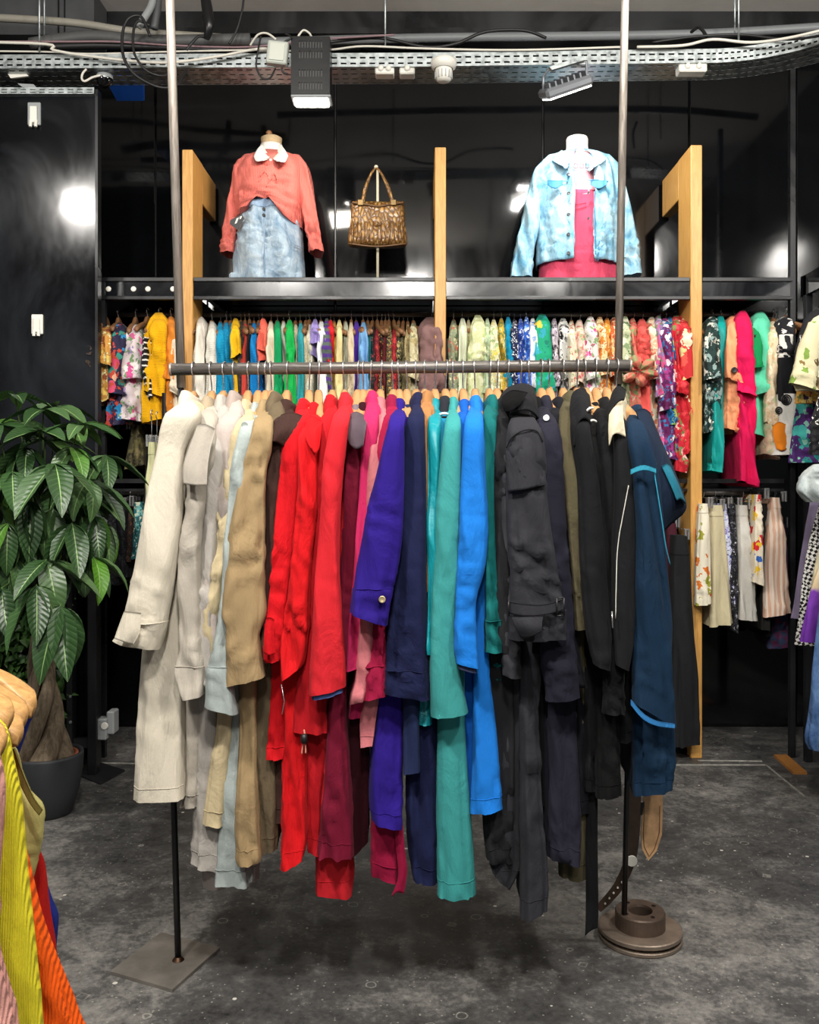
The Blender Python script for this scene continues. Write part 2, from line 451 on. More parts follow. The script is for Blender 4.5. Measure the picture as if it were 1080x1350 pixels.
# tall lacquer panel at the left, in front of the recess
dL = 4.05
lp = empty('lacquer_panel', 'tall scuffed black lacquer panel standing behind the leafy potted plant', 'panel', (-2.05, dL, 0))
MB().box((XL + .02, dL, .02), (P(127, 0, dL)[0], dL + .035, 3.02), ch=.003).build('board', M_LACQ2, lp)
MB().box((P(126, 0, dL)[0], dL - .006, .02), (P(129.5, 0, dL)[0], dL + .04, 3.02)).build('edge_trim', M_BEAM, lp)
for (px, py, w_, h_, nm) in ((46, 151, 17, 30, 'wall_switch'), (50, 428, 15, 26, 'wall_switch')):
    c = P(px, py, dL); s = dL / F
    sw = empty('wall_switch', 'grey cable clip plate high on the black lacquer panel' if py < 200 else 'small white hook plate at mid height on the black lacquer panel', 'fixture', c + np.array((0, 0, -h_ * s / 2)))
    MB().box((c[0] - w_ * s / 2, dL - .012, c[2] - h_ * s / 2), (c[0] + w_ * s / 2, dL, c[2] + h_ * s / 2), ch=.003).build('plate', M_GREYP if py < 200 else M_WHITEP, sw)
    MB().box((c[0] - w_ * s * .28, dL - .022, c[2] - h_ * s * .42), (c[0] + w_ * s * .28, dL - .012, c[2] + h_ * s * .3), ch=.003).build('cover', M_WHITEP, sw)
    for sx in (-.2, .2):
        MB().tube([(c[0] + sx * w_ * s, dL - .016, c[2] - h_ * s * .3), (c[0] + sx * w_ * s, dL - .02, c[2] - h_ * s * .62)], .007, 8).build('hook', M_WHITEP, sw)

# dark uprights at the end of the recess
ft = empty('steel_upright_frame', 'black steel upright frame at the end of the left recess', 'frame', (-1.45, 3.98, 0))
for px, w_ in ((92, 8), (122, 12)):
    a = P(px - w_ / 2, 0, 3.95)[0]; b = P(px + w_ / 2, 0, 3.95)[0]
    MB().box((a, 3.94, 0), (b, 3.99, 1.3), ch=.003).build('upright', M_BEAM, ft)
for zz in (.12, 1.25):
    MB().box((P(94, 0, 3.95)[0], 3.95, zz), (P(120, 0, 3.95)[0], 3.98, zz + .04)).build('crossbar', M_BEAM, ft)
for i in range(5):
    c = P(93, 850 + i * 34, 3.94); MB().lathe([(0, -.006), (.006, -.005), (.007, 0)], c, 8, 'y').build('screw', M_GALV, ft)

# ------------------------------------------------------------------ wooden display shelf on the back wall
s = D_SHELF / F
Z_SH = P(0, 366, D_SHELF)[2]
sh = empty('display_shelf', 'long black display shelf held by three pale pine posts on the back wall', 'shelf', (0.1, 4.45, 0))
def post(pl, pr, py_top, arm=True, nm='post'):
    x0, x1 = P(pl, 0, D_SHELF)[0], P(pr, 0, D_SHELF)[0]
    zt = P(0, py_top, D_SHELF)[2]
    o = MB().box((x0, D_SHELF, 0), (x1, D_SHELF + .2, zt), ch=.003).build('post', M_WOOD, sh)
    MB().box((x0 + .001, D_SHELF + .201, zt - .19), (x1 - .001, D_WALL - .03, zt - .001), ch=.003).build('arm', M_WOOD, sh)
post(240, 254, 197); post(573.5, 588, 194); post(911, 926, 191)
pxs = [(133, 239.5), (254.5, 573), (588.5, 910.5), (926.5, 1046)]
for a, b in pxs:
    x0, x1 = P(a, 0, D_SHELF)[0], P(b, 0, D_SHELF)[0]
    MB().box((x0, D_SHELF + .03, Z_SH - .028), (x1, D_WALL - .02, Z_SH), ch=.002).build('shelf_board', M_LACQ, sh)
    f = MB().box((x0, D_SHELF + .012, Z_SH - .085), (x1, D_SHELF + .022, Z_SH - .014)).build('fascia', M_LACQ2, sh)
    MB().box((x0, D_SHELF + .004, Z_SH - .016), (x1, D_SHELF + .03, Z_SH + .003), ch=.002).build('lip', M_BEAM, f)
    MB().box((x0, D_SHELF + .004, Z_SH - .1), (x1, D_SHELF + .03, Z_SH - .083), ch=.002).build('lip', M_BEAM, f)
    MB().tube([(x0, D_RAIL, Z_SH - .13), (x1, D_RAIL, Z_SH - .13)], .0125, 10).build('hanging_rail', M_BAR, sh, True)
Z_RAIL = Z_SH - .13
# lower tier of the same unit
for a, b in ((128, 239), (590, 910.5), (926.5, 1040)):
    x0, x1 = P(a, 0, D_SHELF)[0], P(b, 0, D_SHELF)[0]
    for py, h in ((634, .02), (646, .012)):
        z = P(0, py, D_SHELF)[2]
        MB().box((x0, D_SHELF + .05, z - h / 2), (x1, D_SHELF + .08, z + h / 2)).build('lower_beam', M_BEAM, sh)
    MB().tube([(x0, D_RAIL - .05, P(0, 650, D_RAIL - .05)[2]), (x1, D_RAIL - .05, P(0, 650, D_RAIL - .05)[2])], .0125, 10).build('lower_rail', M_BAR, sh, True)
for px in (134, 1047):
    x = P(px, 0, D_SHELF)[0]
    MB().box((x - .012, D_SHELF + .01, 0), (x + .012, D_SHELF + .04, 3.3 if px > 900 else Z_SH)).build('upright', M_BEAM, sh)
for px in (143, 176, 195, 228):
    c = P(px, 381, D_SHELF + .012); MB().lathe([(0, -.004), (.011, -.003), (.013, 0)], c, 10, 'y').build('screw_cover', M_WHITEP, sh)
# right hand return unit, running towards the viewer
XS = P(1047, 0, D_SHELF)[0] + .03
ru = empty('side_shelf', 'black side shelf with rail along the right wall', 'shelf', (XS, 3.4, 0))
MB().box((XS, 2.6, Z_SH - .09), (XS + .02, D_SHELF, Z_SH + .002)).build('fascia', M_LACQ, ru)
MB().box((XS + .02, 2.6, Z_SH - .03), (XR - .01, D_SHELF, Z_SH)).build('shelf_board', M_LACQ, ru)
MB().tube([(XS + .2, 2.6, Z_RAIL), (XS + .2, D_SHELF, Z_RAIL)], .0125, 10).build('hanging_rail', M_BAR, ru, True)
MB().tube([(XS + .2, 2.6, 1.27), (XS + .2, D_SHELF, 1.27)], .0125, 10).build('lower_rail', M_BAR, ru, True)
MB().box((XS, D_SHELF - .06, 0), (XS + .03, D_SHELF - .03, Z_SH)).build('upright', M_BEAM, ru)
MB().box((XS, 2.6, 0), (XS + .03, 2.63, Z_SH)).build('upright', M_BEAM, ru)

# floor trims near the back wall
def fl(px, py):
    d = F * HC / (py - CY); return np.array(((px - CX) / F * d, d, 0))
def strip(pts, w_, mat, nm, h=.004):
    m_ = MB()
    for a, b in zip(pts[:-1], pts[1:]):
        a, b = fl(*a), fl(*b); t = (b - a) / np.linalg.norm(b - a); n_ = np.array((-t[1], t[0], 0)) * w_ / 2
        m_.prism([a - n_, b - n_, b + n_, a + n_], (0, 0, h))
    return m_.build(nm, mat)
M_TRIMW = simple('worn_white_edge', '#8d8b84', .6, 0, .4, .4, 30)
struct(strip([(852, 1009), (1010, 1009), (1060, 1050)], .008, M_TRIMW, 'trim_2'))
struct(strip([(110, 1006), (240, 1008)], .008, M_TRIMW, 'trim_3'))
struct(strip([(920, 1003), (1005, 1004)], .006, M_TRIMW, 'trim_4'))
wp = strip([(1029, 998), (1055, 1021)], .06, wood('brown_offcut', '#8a5a2b', '#b57c40'), 'wood_offcut', .012)
tag(wp, 'short brown wooden strip lying on the floor at the right wall', 'strip')
mt = MB().prism([fl(95, 1020), fl(133, 1035), fl(165, 1017), fl(128, 1005)], (0, 0, .006)).build('floor_tile', simple('dark_slab', '#1c1c1e', .5, 0, .4, .2))
tag(mt, 'loose dark floor tile beside the plant pot', 'tile')
ob = empty('power_socket', 'double grey power socket box low in the left recess', 'socket', P(143, 965, 4.0))
a, b = P(131, 973, 4.0), P(144, 945, 4.0)
MB().box((a[0], 3.96, a[2]), (b[0], 4.02, b[2]), ch=.005).build('box', M_GREYP, ob)
a, b = P(142, 967, 4.0), P(152, 937, 4.0)
MB().box((a[0], 3.98, a[2]), (b[0], 4.05, b[2]), ch=.005).build('box', M_GREYP, ob)
c = P(138, 957, 3.96); MB().lathe([(.0, -.006), (.014, -.006), (.016, 0)], c, 14, 'y').build('cover', M_WHITEP, ob)

# ------------------------------------------------------------------ unseen floodlights added for light; the left-wall one matches a glare on the panel
M_LENS = emit('unseen_lamp_lens', '#fff6e8', 6.0)
def aim(o, loc, tgt):
    o.rotation_euler = (Vector(tgt) - Vector(loc)).to_track_quat('-Z', 'Y').to_euler()
for i, (x, y, z, ax, ay, az, wt, sz) in enumerate(UNSEEN_LAMPS):
    side = ['left of the viewer, added to light the coats', 'right of the viewer, added to light the coats', 'by the left wall', 'by the right wall, added to light the right bay', 'over the middle aisle, added to light the back rail', 'by the shop window, added for light'][i]
    e = empty('unseen_floodlight', 'black ceiling floodlight ' + side, 'lamp', (x, y, z), 'unseen ceiling floodlights')
    hb = MB().box((-sz / 2, -sz / 2, .012), (sz / 2, sz / 2, .09), ch=.012).build('housing', M_BLACK); hb.parent = e; hb.location = (0, 0, .012)
    ln = MB().box((-sz / 2 + .02, -sz / 2 + .02, 0), (sz / 2 - .02, sz / 2 - .02, .012)).build('lens', M_LENS); ln.parent = e; ln.location = (0, 0, 0)
    aim(e, (x, y, z), (ax, ay, az))
    rd = MB().tube([(x, y, z + .05), (x, y, Z_CEIL)], .006, 8).build('drop_rod', M_BLACK)
    rd.parent = e; rd.matrix_parent_inverse = Matrix.LocRotScale(e.location, e.rotation_euler, None).inverted()
    L = bpy.data.lights.new('unseen_lamp_light', 'AREA'); L.energy = wt; L.size = sz * .9; L.color = (1.0, .96, .90)
    lo = bpy.data.objects.new('unseen_lamp_light', L); COL.objects.link(lo); lo.parent = e; lo.location = (0, 0, -.01)
# ================================================================== cloth building
def norm_rows(rows):
    out = []
    for r in rows:
        out.append((r[1], r[0], r[2], r[0]) if len(r) == 3 else r)     # (y, xl, xr) -> (xl, yl, xr, yr)
    return np.array(out, float)

def sines(seed, k, f):
    r = np.random.default_rng(seed)
    K = r.normal(size=(k, 3)) * f; ph = r.uniform(0, 6.283, k)
    return lambda p: sum(np.sin(p @ K[i] + ph[i]) for i in range(k)) / k ** .5

def cloth(rows, dn, df, n=40, m=32, seed=0, folds=.05, kf=5, wr=.0022, tail=.5, bulge=None, closed_top=True, hem=True, squash=1.0, hemfun=None, arc=None, twist=0.0, wfreq=38, rest=True, sq=.72, pleat=1.6):
    """lofted hanging cloth. rows: outline (left/right points in frame px); dn, df: near and far depth for each row.
    returns verts, faces, rings"""
    R = norm_rows(rows); k = len(R)
    dn = np.full(k, dn, float) if np.isscalar(dn) else np.asarray(dn, float)
    df = np.full(k, df, float) if np.isscalar(df) else np.asarray(df, float)
    ym = (R[:, 1] + R[:, 3]) / 2
    u = np.concatenate(([0], np.cumsum(np.maximum(np.abs(np.diff(ym)), 2.0)))); L = u[-1]
    tt = np.linspace(0, 1, n) ** .9 * L; tt[-1] = L
    RI = np.stack([pchip(u, R[:, j], tt) for j in range(4)], 1)
    DN = pchip(u, dn, tt); DF = pchip(u, df, tt)
    t = tt / L
    hw0 = (RI[:, 2] - RI[:, 0]) / 2 / F * DN
    b = np.minimum(np.maximum(hw0 * .95, .006), .05) if bulge is None else (DF - DN) / 2 if bulge == 'half' else np.full(n, bulge)
    b = np.minimum(b, (DF - DN) * .5)
    yc = DN + b
    PL = np.stack([(RI[:, 0] - CX) / F * yc, yc, HC - (RI[:, 1] - CY) / F * yc], 1)
    PR = np.stack([(RI[:, 2] - CX) / F * yc, yc, HC - (RI[:, 3] - CY) / F * yc], 1)
    C = (PL + PR) / 2; A = (PR - PL) / 2
    if arc is None: th = np.linspace(0, 2 * np.pi, m, endpoint=False)
    else: th = np.linspace(arc[0], arc[1], m)
    cs, sn = np.cos(th), np.sin(th)
    r_ = np.random.default_rng(seed + 1000)
    ph = r_.uniform(0, 6.283, 6)
    # soft vertical folds that deepen downwards
    amp = folds * (.25 + .75 * t)[:, None]
    drift = 1.3 * np.sin(2.2 * t + ph[3])[:, None]
    rad = 1 + amp * (np.sin(kf * th[None] + ph[0] + drift) * .6 + np.sin((kf + 3) * th[None] + ph[1] - drift) * .4 + .35 * np.sin(3 * th[None] + ph[2]))
    far = np.clip(sn, 0, 1) ** .7
    cs = np.sign(cs) * np.abs(cs) ** sq; sn = np.where(sn < 0, -np.abs(sn) ** sq, sn)
    # pressed pleats: narrow valleys on the near face
    u_ = th[None] * kf / 2 + ph[4] + drift * .6
    pl_ = np.exp(-(np.sin(u_) / .22) ** 2) * (.2 + .8 * t)[:, None]
    rad = rad - pl_ * folds * pleat
    xf = cs[None] * rad * (1 - tail * far)[None]
    yy = np.where(sn[None] < 0, yc[:, None] + sn[None] * b[:, None] * (1 + (rad - 1) * 2.2), yc[:, None] + sn[None] * (DF - yc)[:, None])
    V = C[:, None, :] + A[:, None, :] * xf[..., None]
    V[..., 1] = yy
    if hemfun is not None: V[..., 2] += hemfun(th[None], t[:, None])
    # long falling folds, and sharp crumples in patches
    g = sines(seed, 4, wfreq * 1.15); g2 = sines(seed + 5, 5, wfreq * 2.1); g3 = sines(seed + 9, 3, wfreq * .42)
    W = V.reshape(-1, 3)
    lng = g(W * np.array((1.1, .9, .13)) + .35 * np.stack([W[:, 2] * .6, W[:, 2] * 0, W[:, 2] * 0], 1))
    fine = g2(W * np.array((.8, .8, .75)) + np.stack([W[:, 2] * .5, W[:, 2] * .5, W[:, 2] * 0], 1))
    patch = np.clip(g3(W) * .9 + .15 + .55 * np.repeat(np.clip((t - .62) / .3, 0, 1), m), 0, 1.3)
    dsp = ((np.clip(1 - np.abs(lng), -.6, 1) * 1.3 - .5) + patch * (np.clip(1 - np.abs(fine), 0, 1) ** 1.5 * 1.25 - .35)).reshape(V.shape[:2]) * wr * 2.0
    env = np.minimum(1, t * 6)[:, None]
    V[..., 0] += dsp * cs[None] * env * .4; V[..., 1] += dsp * np.minimum(sn, .2)[None] * env * 2.2
    rings = [V]
    faces = []
    per = arc is None
    def q_(i0, i1):
        for k_ in range(m if per else m - 1):
            k2 = (k_ + 1) % m; faces.append((i0 * m + k_, i0 * m + k2, i1 * m + k2, i1 * m + k_))
    for i in range(n - 1): q_(i, i + 1)
    verts = V.reshape(-1, 3)
    if hem and per:
        last = V[-1]; c = last.mean(0); i0_ = last.copy()
        i1 = c + (last - c) * .93; i1[:, 2] = last[:, 2] + .004
        i2 = c + (last - c) * .62; i2[:, 2] = last[:, 2] + .035
        verts = np.concatenate([verts, i0_, i1, i2]); q_(n, n + 1); q_(n + 1, n + 2)
        faces.append(tuple((n + 2) * m + k_ for k_ in range(m)))
    if closed_top and per: faces.append(tuple(range(m))[::-1])
    return verts, faces, V

def ring_band(V, i0, i1, off, k0=0, k1=None):
    """a band of cloth lying just outside rings i0..i1 of a loft"""
    S = V[i0:i1 + 1]; c = S.mean(1, keepdims=True); dirs = S - c; dirs[..., 2] = 0
    ln = np.linalg.norm(dirs, axis=2, keepdims=True) + 1e-6
    O = S + dirs / ln * off; I = S + dirs / ln * (off * .1)
    n_, m_ = S.shape[:2]
    G = np.concatenate([I[:1], O[:1], O, O[-1:], I[-1:]]); pairs = [(0, 1)] + [(2 + i, 3 + i) for i in range(n_ - 1)] + [(n_ + 2, n_ + 3)]
    f = [(i * m_ + k, i * m_ + (k + 1) % m_, j * m_ + (k + 1) % m_, j * m_ + k) for i, j in pairs for k in range(m_)]
    return G.reshape(-1, 3), f

def disc_at(p, r, mat, parent, name='button', hole=True, ny=-1, th=.004):
    return MB().lathe([(0, -th), (r * .7, -th), (r, -th * 1.4), (r, 0), (r * .9, th)], p, 14, 'y').build(name, mat, parent, True)

# ------------------------------------------------------------------ hangers (one master for each kind, copied)
def hanger_meshes(half, drop, thick, high, barr, stem, mat):
    """local origin: the neck of the hanger. returns [(name, verts, faces, mat)]"""
    n, m = 21, 10; V = []
    for i in range(n):
        y = -half + 2 * half * i / (n - 1); a = abs(y) / half
        z = -drop * (a ** 1.25); hp = 1 if a < .09 else max(0, 1 - (a - .09) * 9); hh = high * (1 - .38 * a) + .011 * hp; zz = z + .012 * hp
        tk = thick * (1 + .35 * a) * (1 if a < .97 else .6); x = .02 * a * a
        for k in range(m):
            q = 6.2832 * k / m; c, s_ = math.cos(q), math.sin(q)
            V.append((x + tk * math.copysign(abs(c) ** .6, c), y, zz + hh * math.copysign(abs(s_) ** .7, s_)))
    f = [(i * m + k, i * m + (k + 1) % m, (i + 1) * m + (k + 1) % m, (i + 1) * m + k) for i in range(n - 1) for k in range(m)] + [tuple(range(m))[::-1], tuple((n - 1) * m + k for k in range(m))]
    pts = [(0, 0, high * .6), (0, 0, stem * .62), (0, -.004, stem * .84)]
    c = stem + barr
    for k in range(0, 11):
        q = math.radians(-90 - 24 * k)      # round the near side and over the top
        if k == 0: continue
        pts.append((0, math.cos(q) * (barr + .003), c + math.sin(q) * (barr + .003)))
    h = MB().tube(pts, .0019, 6, 3)
    return [('hook', h.v, h.f, M_WIRE), ('wooden_arm', V, f, mat)]
HM = {}
def hanger(kind, x, d, zbar, label, group, tilt=0.0, rz=0.0, parts=None):
    e = empty('clothes_hanger', label, 'hanger', (0, 0, 0), group)
    if kind not in HM:
        half, drop, thick, high, barr, stem, mat = parts
        HM[kind] = (hanger_meshes(*parts), stem, barr, [])
    ms, stem, barr, built = HM[kind]
    e.location = (x, d, zbar - barr - stem + .0)
    e.location.z = zbar - stem - barr
    e.rotation_euler = (tilt * .4, tilt, rz)
    if not built:
        for nm, v, f, mt_ in ms:
            me = bpy.data.meshes.new(nm); me.from_pydata([tuple(q) for q in v], [], f); me.materials.append(mt_)
            me.polygons.foreach_set('use_smooth', [True] * len(me.polygons))
            built.append((nm, me))
    for nm, me in built:
        c = bpy.data.objects.new(nm, me); COL.objects.link(c); c.parent = e
    return e

# ================================================================== the front rack
D_BAR = 2.40
zb0, zb1 = P(0, 487, D_BAR)[2], P(0, 482, D_BAR)[2]
xb0, xb1 = P(225, 0, D_BAR)[0], P(830, 0, D_BAR)[0]
def zbar(x): return zb0 + (zb1 - zb0) * (x - xb0) / (xb1 - xb0)
rk = empty('garment_rack', 'home-made steel garment rack with plate base and brake disc base', 'rack', (-.03, 2.42, 0))
MB().tube([(xb0, D_BAR, zb0), (xb1, D_BAR, zb1)], .0158, 20).build('bar', M_BAR, rk, True)
for x, z in ((xb0, zb0), (xb1, zb1)):
    MB().tube([(x - .001, D_BAR, z), (x + .004, D_BAR, z)], .0172, 20).build('end_cap', M_PIPE, rk, True)
lpx = -.626
a = P(239, 487, 2.432); b = P(224.5, 0, 2.432); e_ = b + (b - a) * ((Z_CEIL - b[2]) / (b[2] - a[2]))
MB().tube([(lpx, 2.40, .012), (P(229, 1055, 2.42)[0], 2.42, P(229, 1055, 2.42)[2]), a], .0085, 12).build('rod', simple('black_rod', '#141416', .4, .3), rk, True)
MB().tube([a + np.array((0, 0, -.05)), e_], .0118, 14).build('pole', M_PIPE, rk, True)
a = P(815, 482, 2.432); b = P(824, 0, 2.432); e_ = b + (b - a) * ((Z_CEIL - b[2]) / (b[2] - a[2]))
MB().tube([a + np.array((0, 0, -.05)), e_], .0105, 14).build('pole', M_PIPE, rk, True)
MB().tube([(.575, 2.51, .06), (P(827, 981, 2.5)[0], 2.49, P(827, 981, 2.5)[2]), a], .0078, 12).build('rod', simple('black_rod', '#141416', .4, .3), rk, True)
# left base: steel plate
cs_ = [(-.787, 2.344), (-.604, 2.26), (-.530, 2.467), (-.713, 2.55)]
MB().prism([(x, y, 0) for x, y in cs_], (0, 0, .009)).build('base_plate', M_PLATE, rk)
MB().lathe([(.0085, .018), (.014, .012), (.016, .009)], (lpx, 2.40, 0), 14).build('weld', M_RUST, rk, True)
# right base: brake disc
dc = (.6255, 2.535, 0)
M_DISC = simple('worn_brake_disc', '#85776a', .45, .55, .5, .3, 14)
disc = MB().lathe([(.05, 0), (.112, 0), (.1145, .003), (.1145, .010), (.112, .012), (.05, .012)], dc, 48, closed=True).build('lower_disc', M_DISC, rk, False)
MB().lathe([(.05, .020), (.112, .020), (.1145, .022), (.1145, .031), (.111, .033), (.05, .033)], dc, 48, closed=True).build('upper_disc', M_DISC, rk, False)
vn = MB()
for k in range(30):
    q = 6.283 * k / 30; r0, r1 = .06, .106
    vn.tube([(dc[0] + r0 * math.cos(q), dc[1] + r0 * math.sin(q), .016), (dc[0] + r1 * math.cos(q), dc[1] + r1 * math.sin(q), .016)], .0045, 5)
vn.build('vane', M_RUST, rk)
hub = MB().lathe([(.0685, .03), (.0685, .074), (.066, .078), (.034, .078), (.032, .072), (.032, .02)], dc, 40).build('hub', simple('brown_hub', '#5f5045', .5, .5, .5, .3, 14), rk, False)
for k in range(4):
    q = .5 + 1.571 * k; MB().lathe([(0, .0), (.006, 0), (.0062, -.003)], (dc[0] + .05 * math.cos(q), dc[1] + .05 * math.sin(q), .0788), 10).build('bolt_hole', M_BLACK, hub)

# ------------------------------------------------------------------ the coats
G_C = 'coats on the front rack'
COATS = []
def coat(label, short, hexc, hook, neck, sleeve, body, dv=0.0, bv=0.0, collar=True, col2=None, cuff=0, btn=None, seam=None, wr=.0022, folds=.065, rough=.85, lining=None, cw=11, kind='coat', kf=5, cuffbtn=None, spec=.18, ch=.045, bump=.35):
    COATS.append(kind)
    lum = sum(lin(hexc)[:3]) / 3; gn = .74 if lum > .38 else .7 if lum > .07 else .5 if lum > .025 else .42
    mat = fabric(hexc, rough, bump, spec=spec, gain=gn); seed = 31 * len(COATS)
    nx, ny = neck
    zneck = P(nx, ny, D_BAR)
    base = (P(nx, ny, D_BAR)[0], D_BAR, P(0, (body or sleeve)[-1][0] if len((body or sleeve)[-1]) == 3 else (body or sleeve)[-1][1], 2.25)[2])
    root = empty(kind, label, 'jacket' if kind == 'jacket' else 'coat', base, G_C)
    # body: neck, shoulder, then the given outline
    sx = norm_rows(sleeve)[0]; smid = (sx[0] + sx[2]) / 2
    rows = [(ny - 3, nx - cw * .4, nx + cw * .4), (ny + 13, nx * .7 + smid * .3 - cw, nx * .7 + smid * .3 + cw)]
    if body:
        b0 = norm_rows(body)[0]
        for f_ in (.3, .65):
            yy = ny + 13 + (b0[1] - ny - 13) * f_
            xc = (nx * .7 + smid * .3) * (1 - f_) + (b0[0] + b0[2]) / 2 * f_; hw = cw * (1 - f_) + (b0[2] - b0[0]) / 2 * f_
            rows.append((yy, xc - hw, xc + hw))
        rows += body
    k = len(rows)
    nr = [D_BAR - .055, D_BAR - .165] + list(np.linspace(D_BAR - .185, D_BAR - .20 - bv, k - 2))
    fr = [D_BAR + .055, D_BAR + .165] + list(np.linspace(D_BAR + .185, D_BAR + .21, k - 2))
    v, f, V = cloth(rows, nr, fr, 54, 34, seed, folds, kf, wr * .9, .55)
    bo = mesh_obj('body', v, f, mat, root)
    S_ = V[51]; S_ = S_[np.argsort(S_[:, 0])]; nearS = V[51][[k_ for k_ in range(34) if 17 <= k_ <= 33]]
    MB().tube([p + np.array((0, -.0006, 0)) for p in nearS], .0009, 5).build('hem_stitch', mat, bo, True)
    # near sleeve and its twin on the far side
    R0 = norm_rows(sleeve)[0]; xm = (R0[0] + R0[2]) / 2; h0 = (R0[2] - R0[0]) / 2
    sleeve = [(R0[1] - 5, xm - h0 * .35, xm + h0 * .35), (R0[1] - 1, xm - h0 * .78, xm + h0 * .78)] + list(sleeve[1:])
    R = norm_rows(sleeve); k = len(R)
    nr = [D_BAR - .12, D_BAR - .17 - dv * .6] + list(np.linspace(D_BAR - .225 - dv, D_BAR - .25 - dv, k - 2))
    fr = [D_BAR - .09, D_BAR - .10 - dv * .3] + list(np.linspace(D_BAR - .15 - dv, D_BAR - .165 - dv, k - 2))
    v, f, V = cloth(sleeve, nr, fr, 50, 30, seed + 3, folds * .7, kf - 1, wr, .25)
    so = mesh_obj('sleeve', v, f, mat, root)
    v2 = v.copy(); v2[:, 1] = 2 * D_BAR - v2[:, 1]; v2[:, 0] = v2[:, 0] * 1.0
    zt = v2[:, 2].max(); tsl = (zt - v2[:, 2]); v2[:, 0] = zneck[0] + (v2[:, 0] - zneck[0]) * .55
    mesh_obj('sleeve', v2, [q[::-1] for q in f], mat, root)
    if cuff:
        gb = ring_band(V, max(0, 49 - cuff), 49, .0018); co = mesh_obj('cuff', gb[0], gb[1], mat, so)
        MB().tube([p + np.array((0, -.0026, 0)) for p in V[max(0, 49 - cuff)][15:30]], .0011, 5).build('cuff_stitch', mat, so, True)
    if lining:
        last = V[-1].copy(); c = last.mean(0); r1 = c + (last - c) * .84; r2 = c + (last - c) * .6; r1[:, 2] -= .012; r2[:, 2] += .03
        m_ = len(last); vv = np.concatenate([r1, r2]); mesh_obj('lining', vv, [(k_, (k_ + 1) % m_, m_ + (k_ + 1) % m_, m_ + k_) for k_ in range(m_)], fabric(lining), so)
    if collar:
        cm = fabric(col2, rough, gain=.8) if col2 else mat
        m_ = 28; th = np.linspace(0, 2 * np.pi, m_, endpoint=False); cx = zneck[0]; rxs = cw * 2 / 1000
        prof = [(-.03, .62, .050), (.0, .62, .052), (ch * .55, .66, .056), (ch * .7, .8, .064), (ch * .55, 1.0, .076), (0.0, 1.15, .098), (-.028, 1.22, .112), (-.034, 1.15, .110), (-.02, .95, .09)]
        G = np.array([[(cx + rxs * a_ * np.cos(q) * (1 + .07 * np.sin(3 * q + seed)), D_BAR + b_ * np.sin(q), zneck[2] + h_ - .02 * abs(np.sin(q)) ** 2 * (1 if i > 3 else .35) - (.015 * np.sin(q * 2 + seed) if i > 4 else 0) - .02 * abs(np.cos(q)) ** 2.5) for q in th] for i, (h_, a_, b_) in enumerate(prof)])
        n_ = len(prof)
        mesh_obj('collar', G.reshape(-1, 3), [(i * m_ + k_, i * m_ + (k_ + 1) % m_, (i + 1) * m_ + (k_ + 1) % m_, (i + 1) * m_ + k_) for i in range(n_ - 1) for k_ in range(m_)], cm, root)
    if cuffbtn:
        bx, by, bc = cuffbtn; d0 = D_BAR - .25 - dv - .004
        disc_at(P(bx, by, d0), .008, simple('button_' + bc.strip('#'), bc, .25, .6), so)
    for (bx, by, dd, bc) in (btn or []):
        disc_at(P(bx, by, D_BAR - dd), .0075, simple('button_' + bc.strip('#'), bc, .3), root)
    for s_ in (seam or []):       # raised seam lines on the near side: list of px points
        pts = [P(x, y, D_BAR - .233 - dv) for x, y in s_[1]]
        # settle the seam on the sleeve surface
        VV = V.reshape(-1, 3)
        out = []
        for p in catmull(pts, 5):
            dd = (VV[:, 0] - p[0]) ** 2 + (VV[:, 2] - p[2]) ** 2 + np.where(VV[:, 1] < D_BAR - .19 - dv, 0, 1)
            j = np.argsort(dd)[:4]; out.append((p[0], VV[j, 1].min() - .0015, p[2]))
        MB().tube(out, s_[2] if len(s_) > 2 else .0016, 6).build(s_[3] if len(s_) > 3 else 'seam', fabric(s_[0]), so, True)
    zb = zbar(zneck[0]); hx = P(hook, 0, D_BAR)[0]
    zh = zneck[2] + .012
    stem = zb - .0158 - zh
    hg = hanger(('front',), hx, D_BAR, zbar(hx), 'beech clothes hanger carrying the ' + short, 'beech hangers on the front rack', math.radians(rng.uniform(-3, 3)), math.radians(rng.uniform(-7, 7)), (.155, .085, .0115, .015, .0158, .078, M_HANG))
    return root, V, mat

R_ = {}
R_['cream'] = coat('long cream wool coat with turned-back cuff at the left end', 'cream wool coat', '#dcd3c0', 255, (251, 530),
    [(533, 236, 262), (548, 218, 266), (600, 206, 243), (672, 192, 241), (753, 177, 233), (828, 160, 220), (152, 842, 211, 855)],
    [(760, 200, 246), (860, 190, 246), (960, 184, 246), (178, 1050, 246, 1048)], dv=.05, bv=.05, cuff=5, wr=.0016, cw=13, folds=.035)
R_['trench'] = coat('stone trench coat with buttoned storm flap, second from left', 'stone storm-flap trench coat', '#b9b1a4', 280, (279, 537),
    [(545, 258, 292), (600, 244, 286), (640, 245, 274), (753, 236, 265), (850, 238, 268), (880, 234, 274), (244, 921, 268, 915)],
    [(760, 240, 266), (880, 242, 268), (990, 240, 268), (1062, 238, 262)], dv=.025, bv=.0, collar=True, col2='#a8987f', cuff=6, cw=12)
R_['grey'] = coat('silver grey raincoat with wide pale hem between trench and lilac coat', 'silver grey raincoat', '#b4aea6', 294, (296, 535),
    [(548, 286, 308), (600, 276, 300), (690, 268, 290), (780, 262, 284), (870, 262, 284), (905, 262, 282)],
    [(900, 254, 292), (1000, 255, 294), (1100, 256, 300), (255, 1132, 296, 1146)], dv=0, bv=.0, wr=.0026)
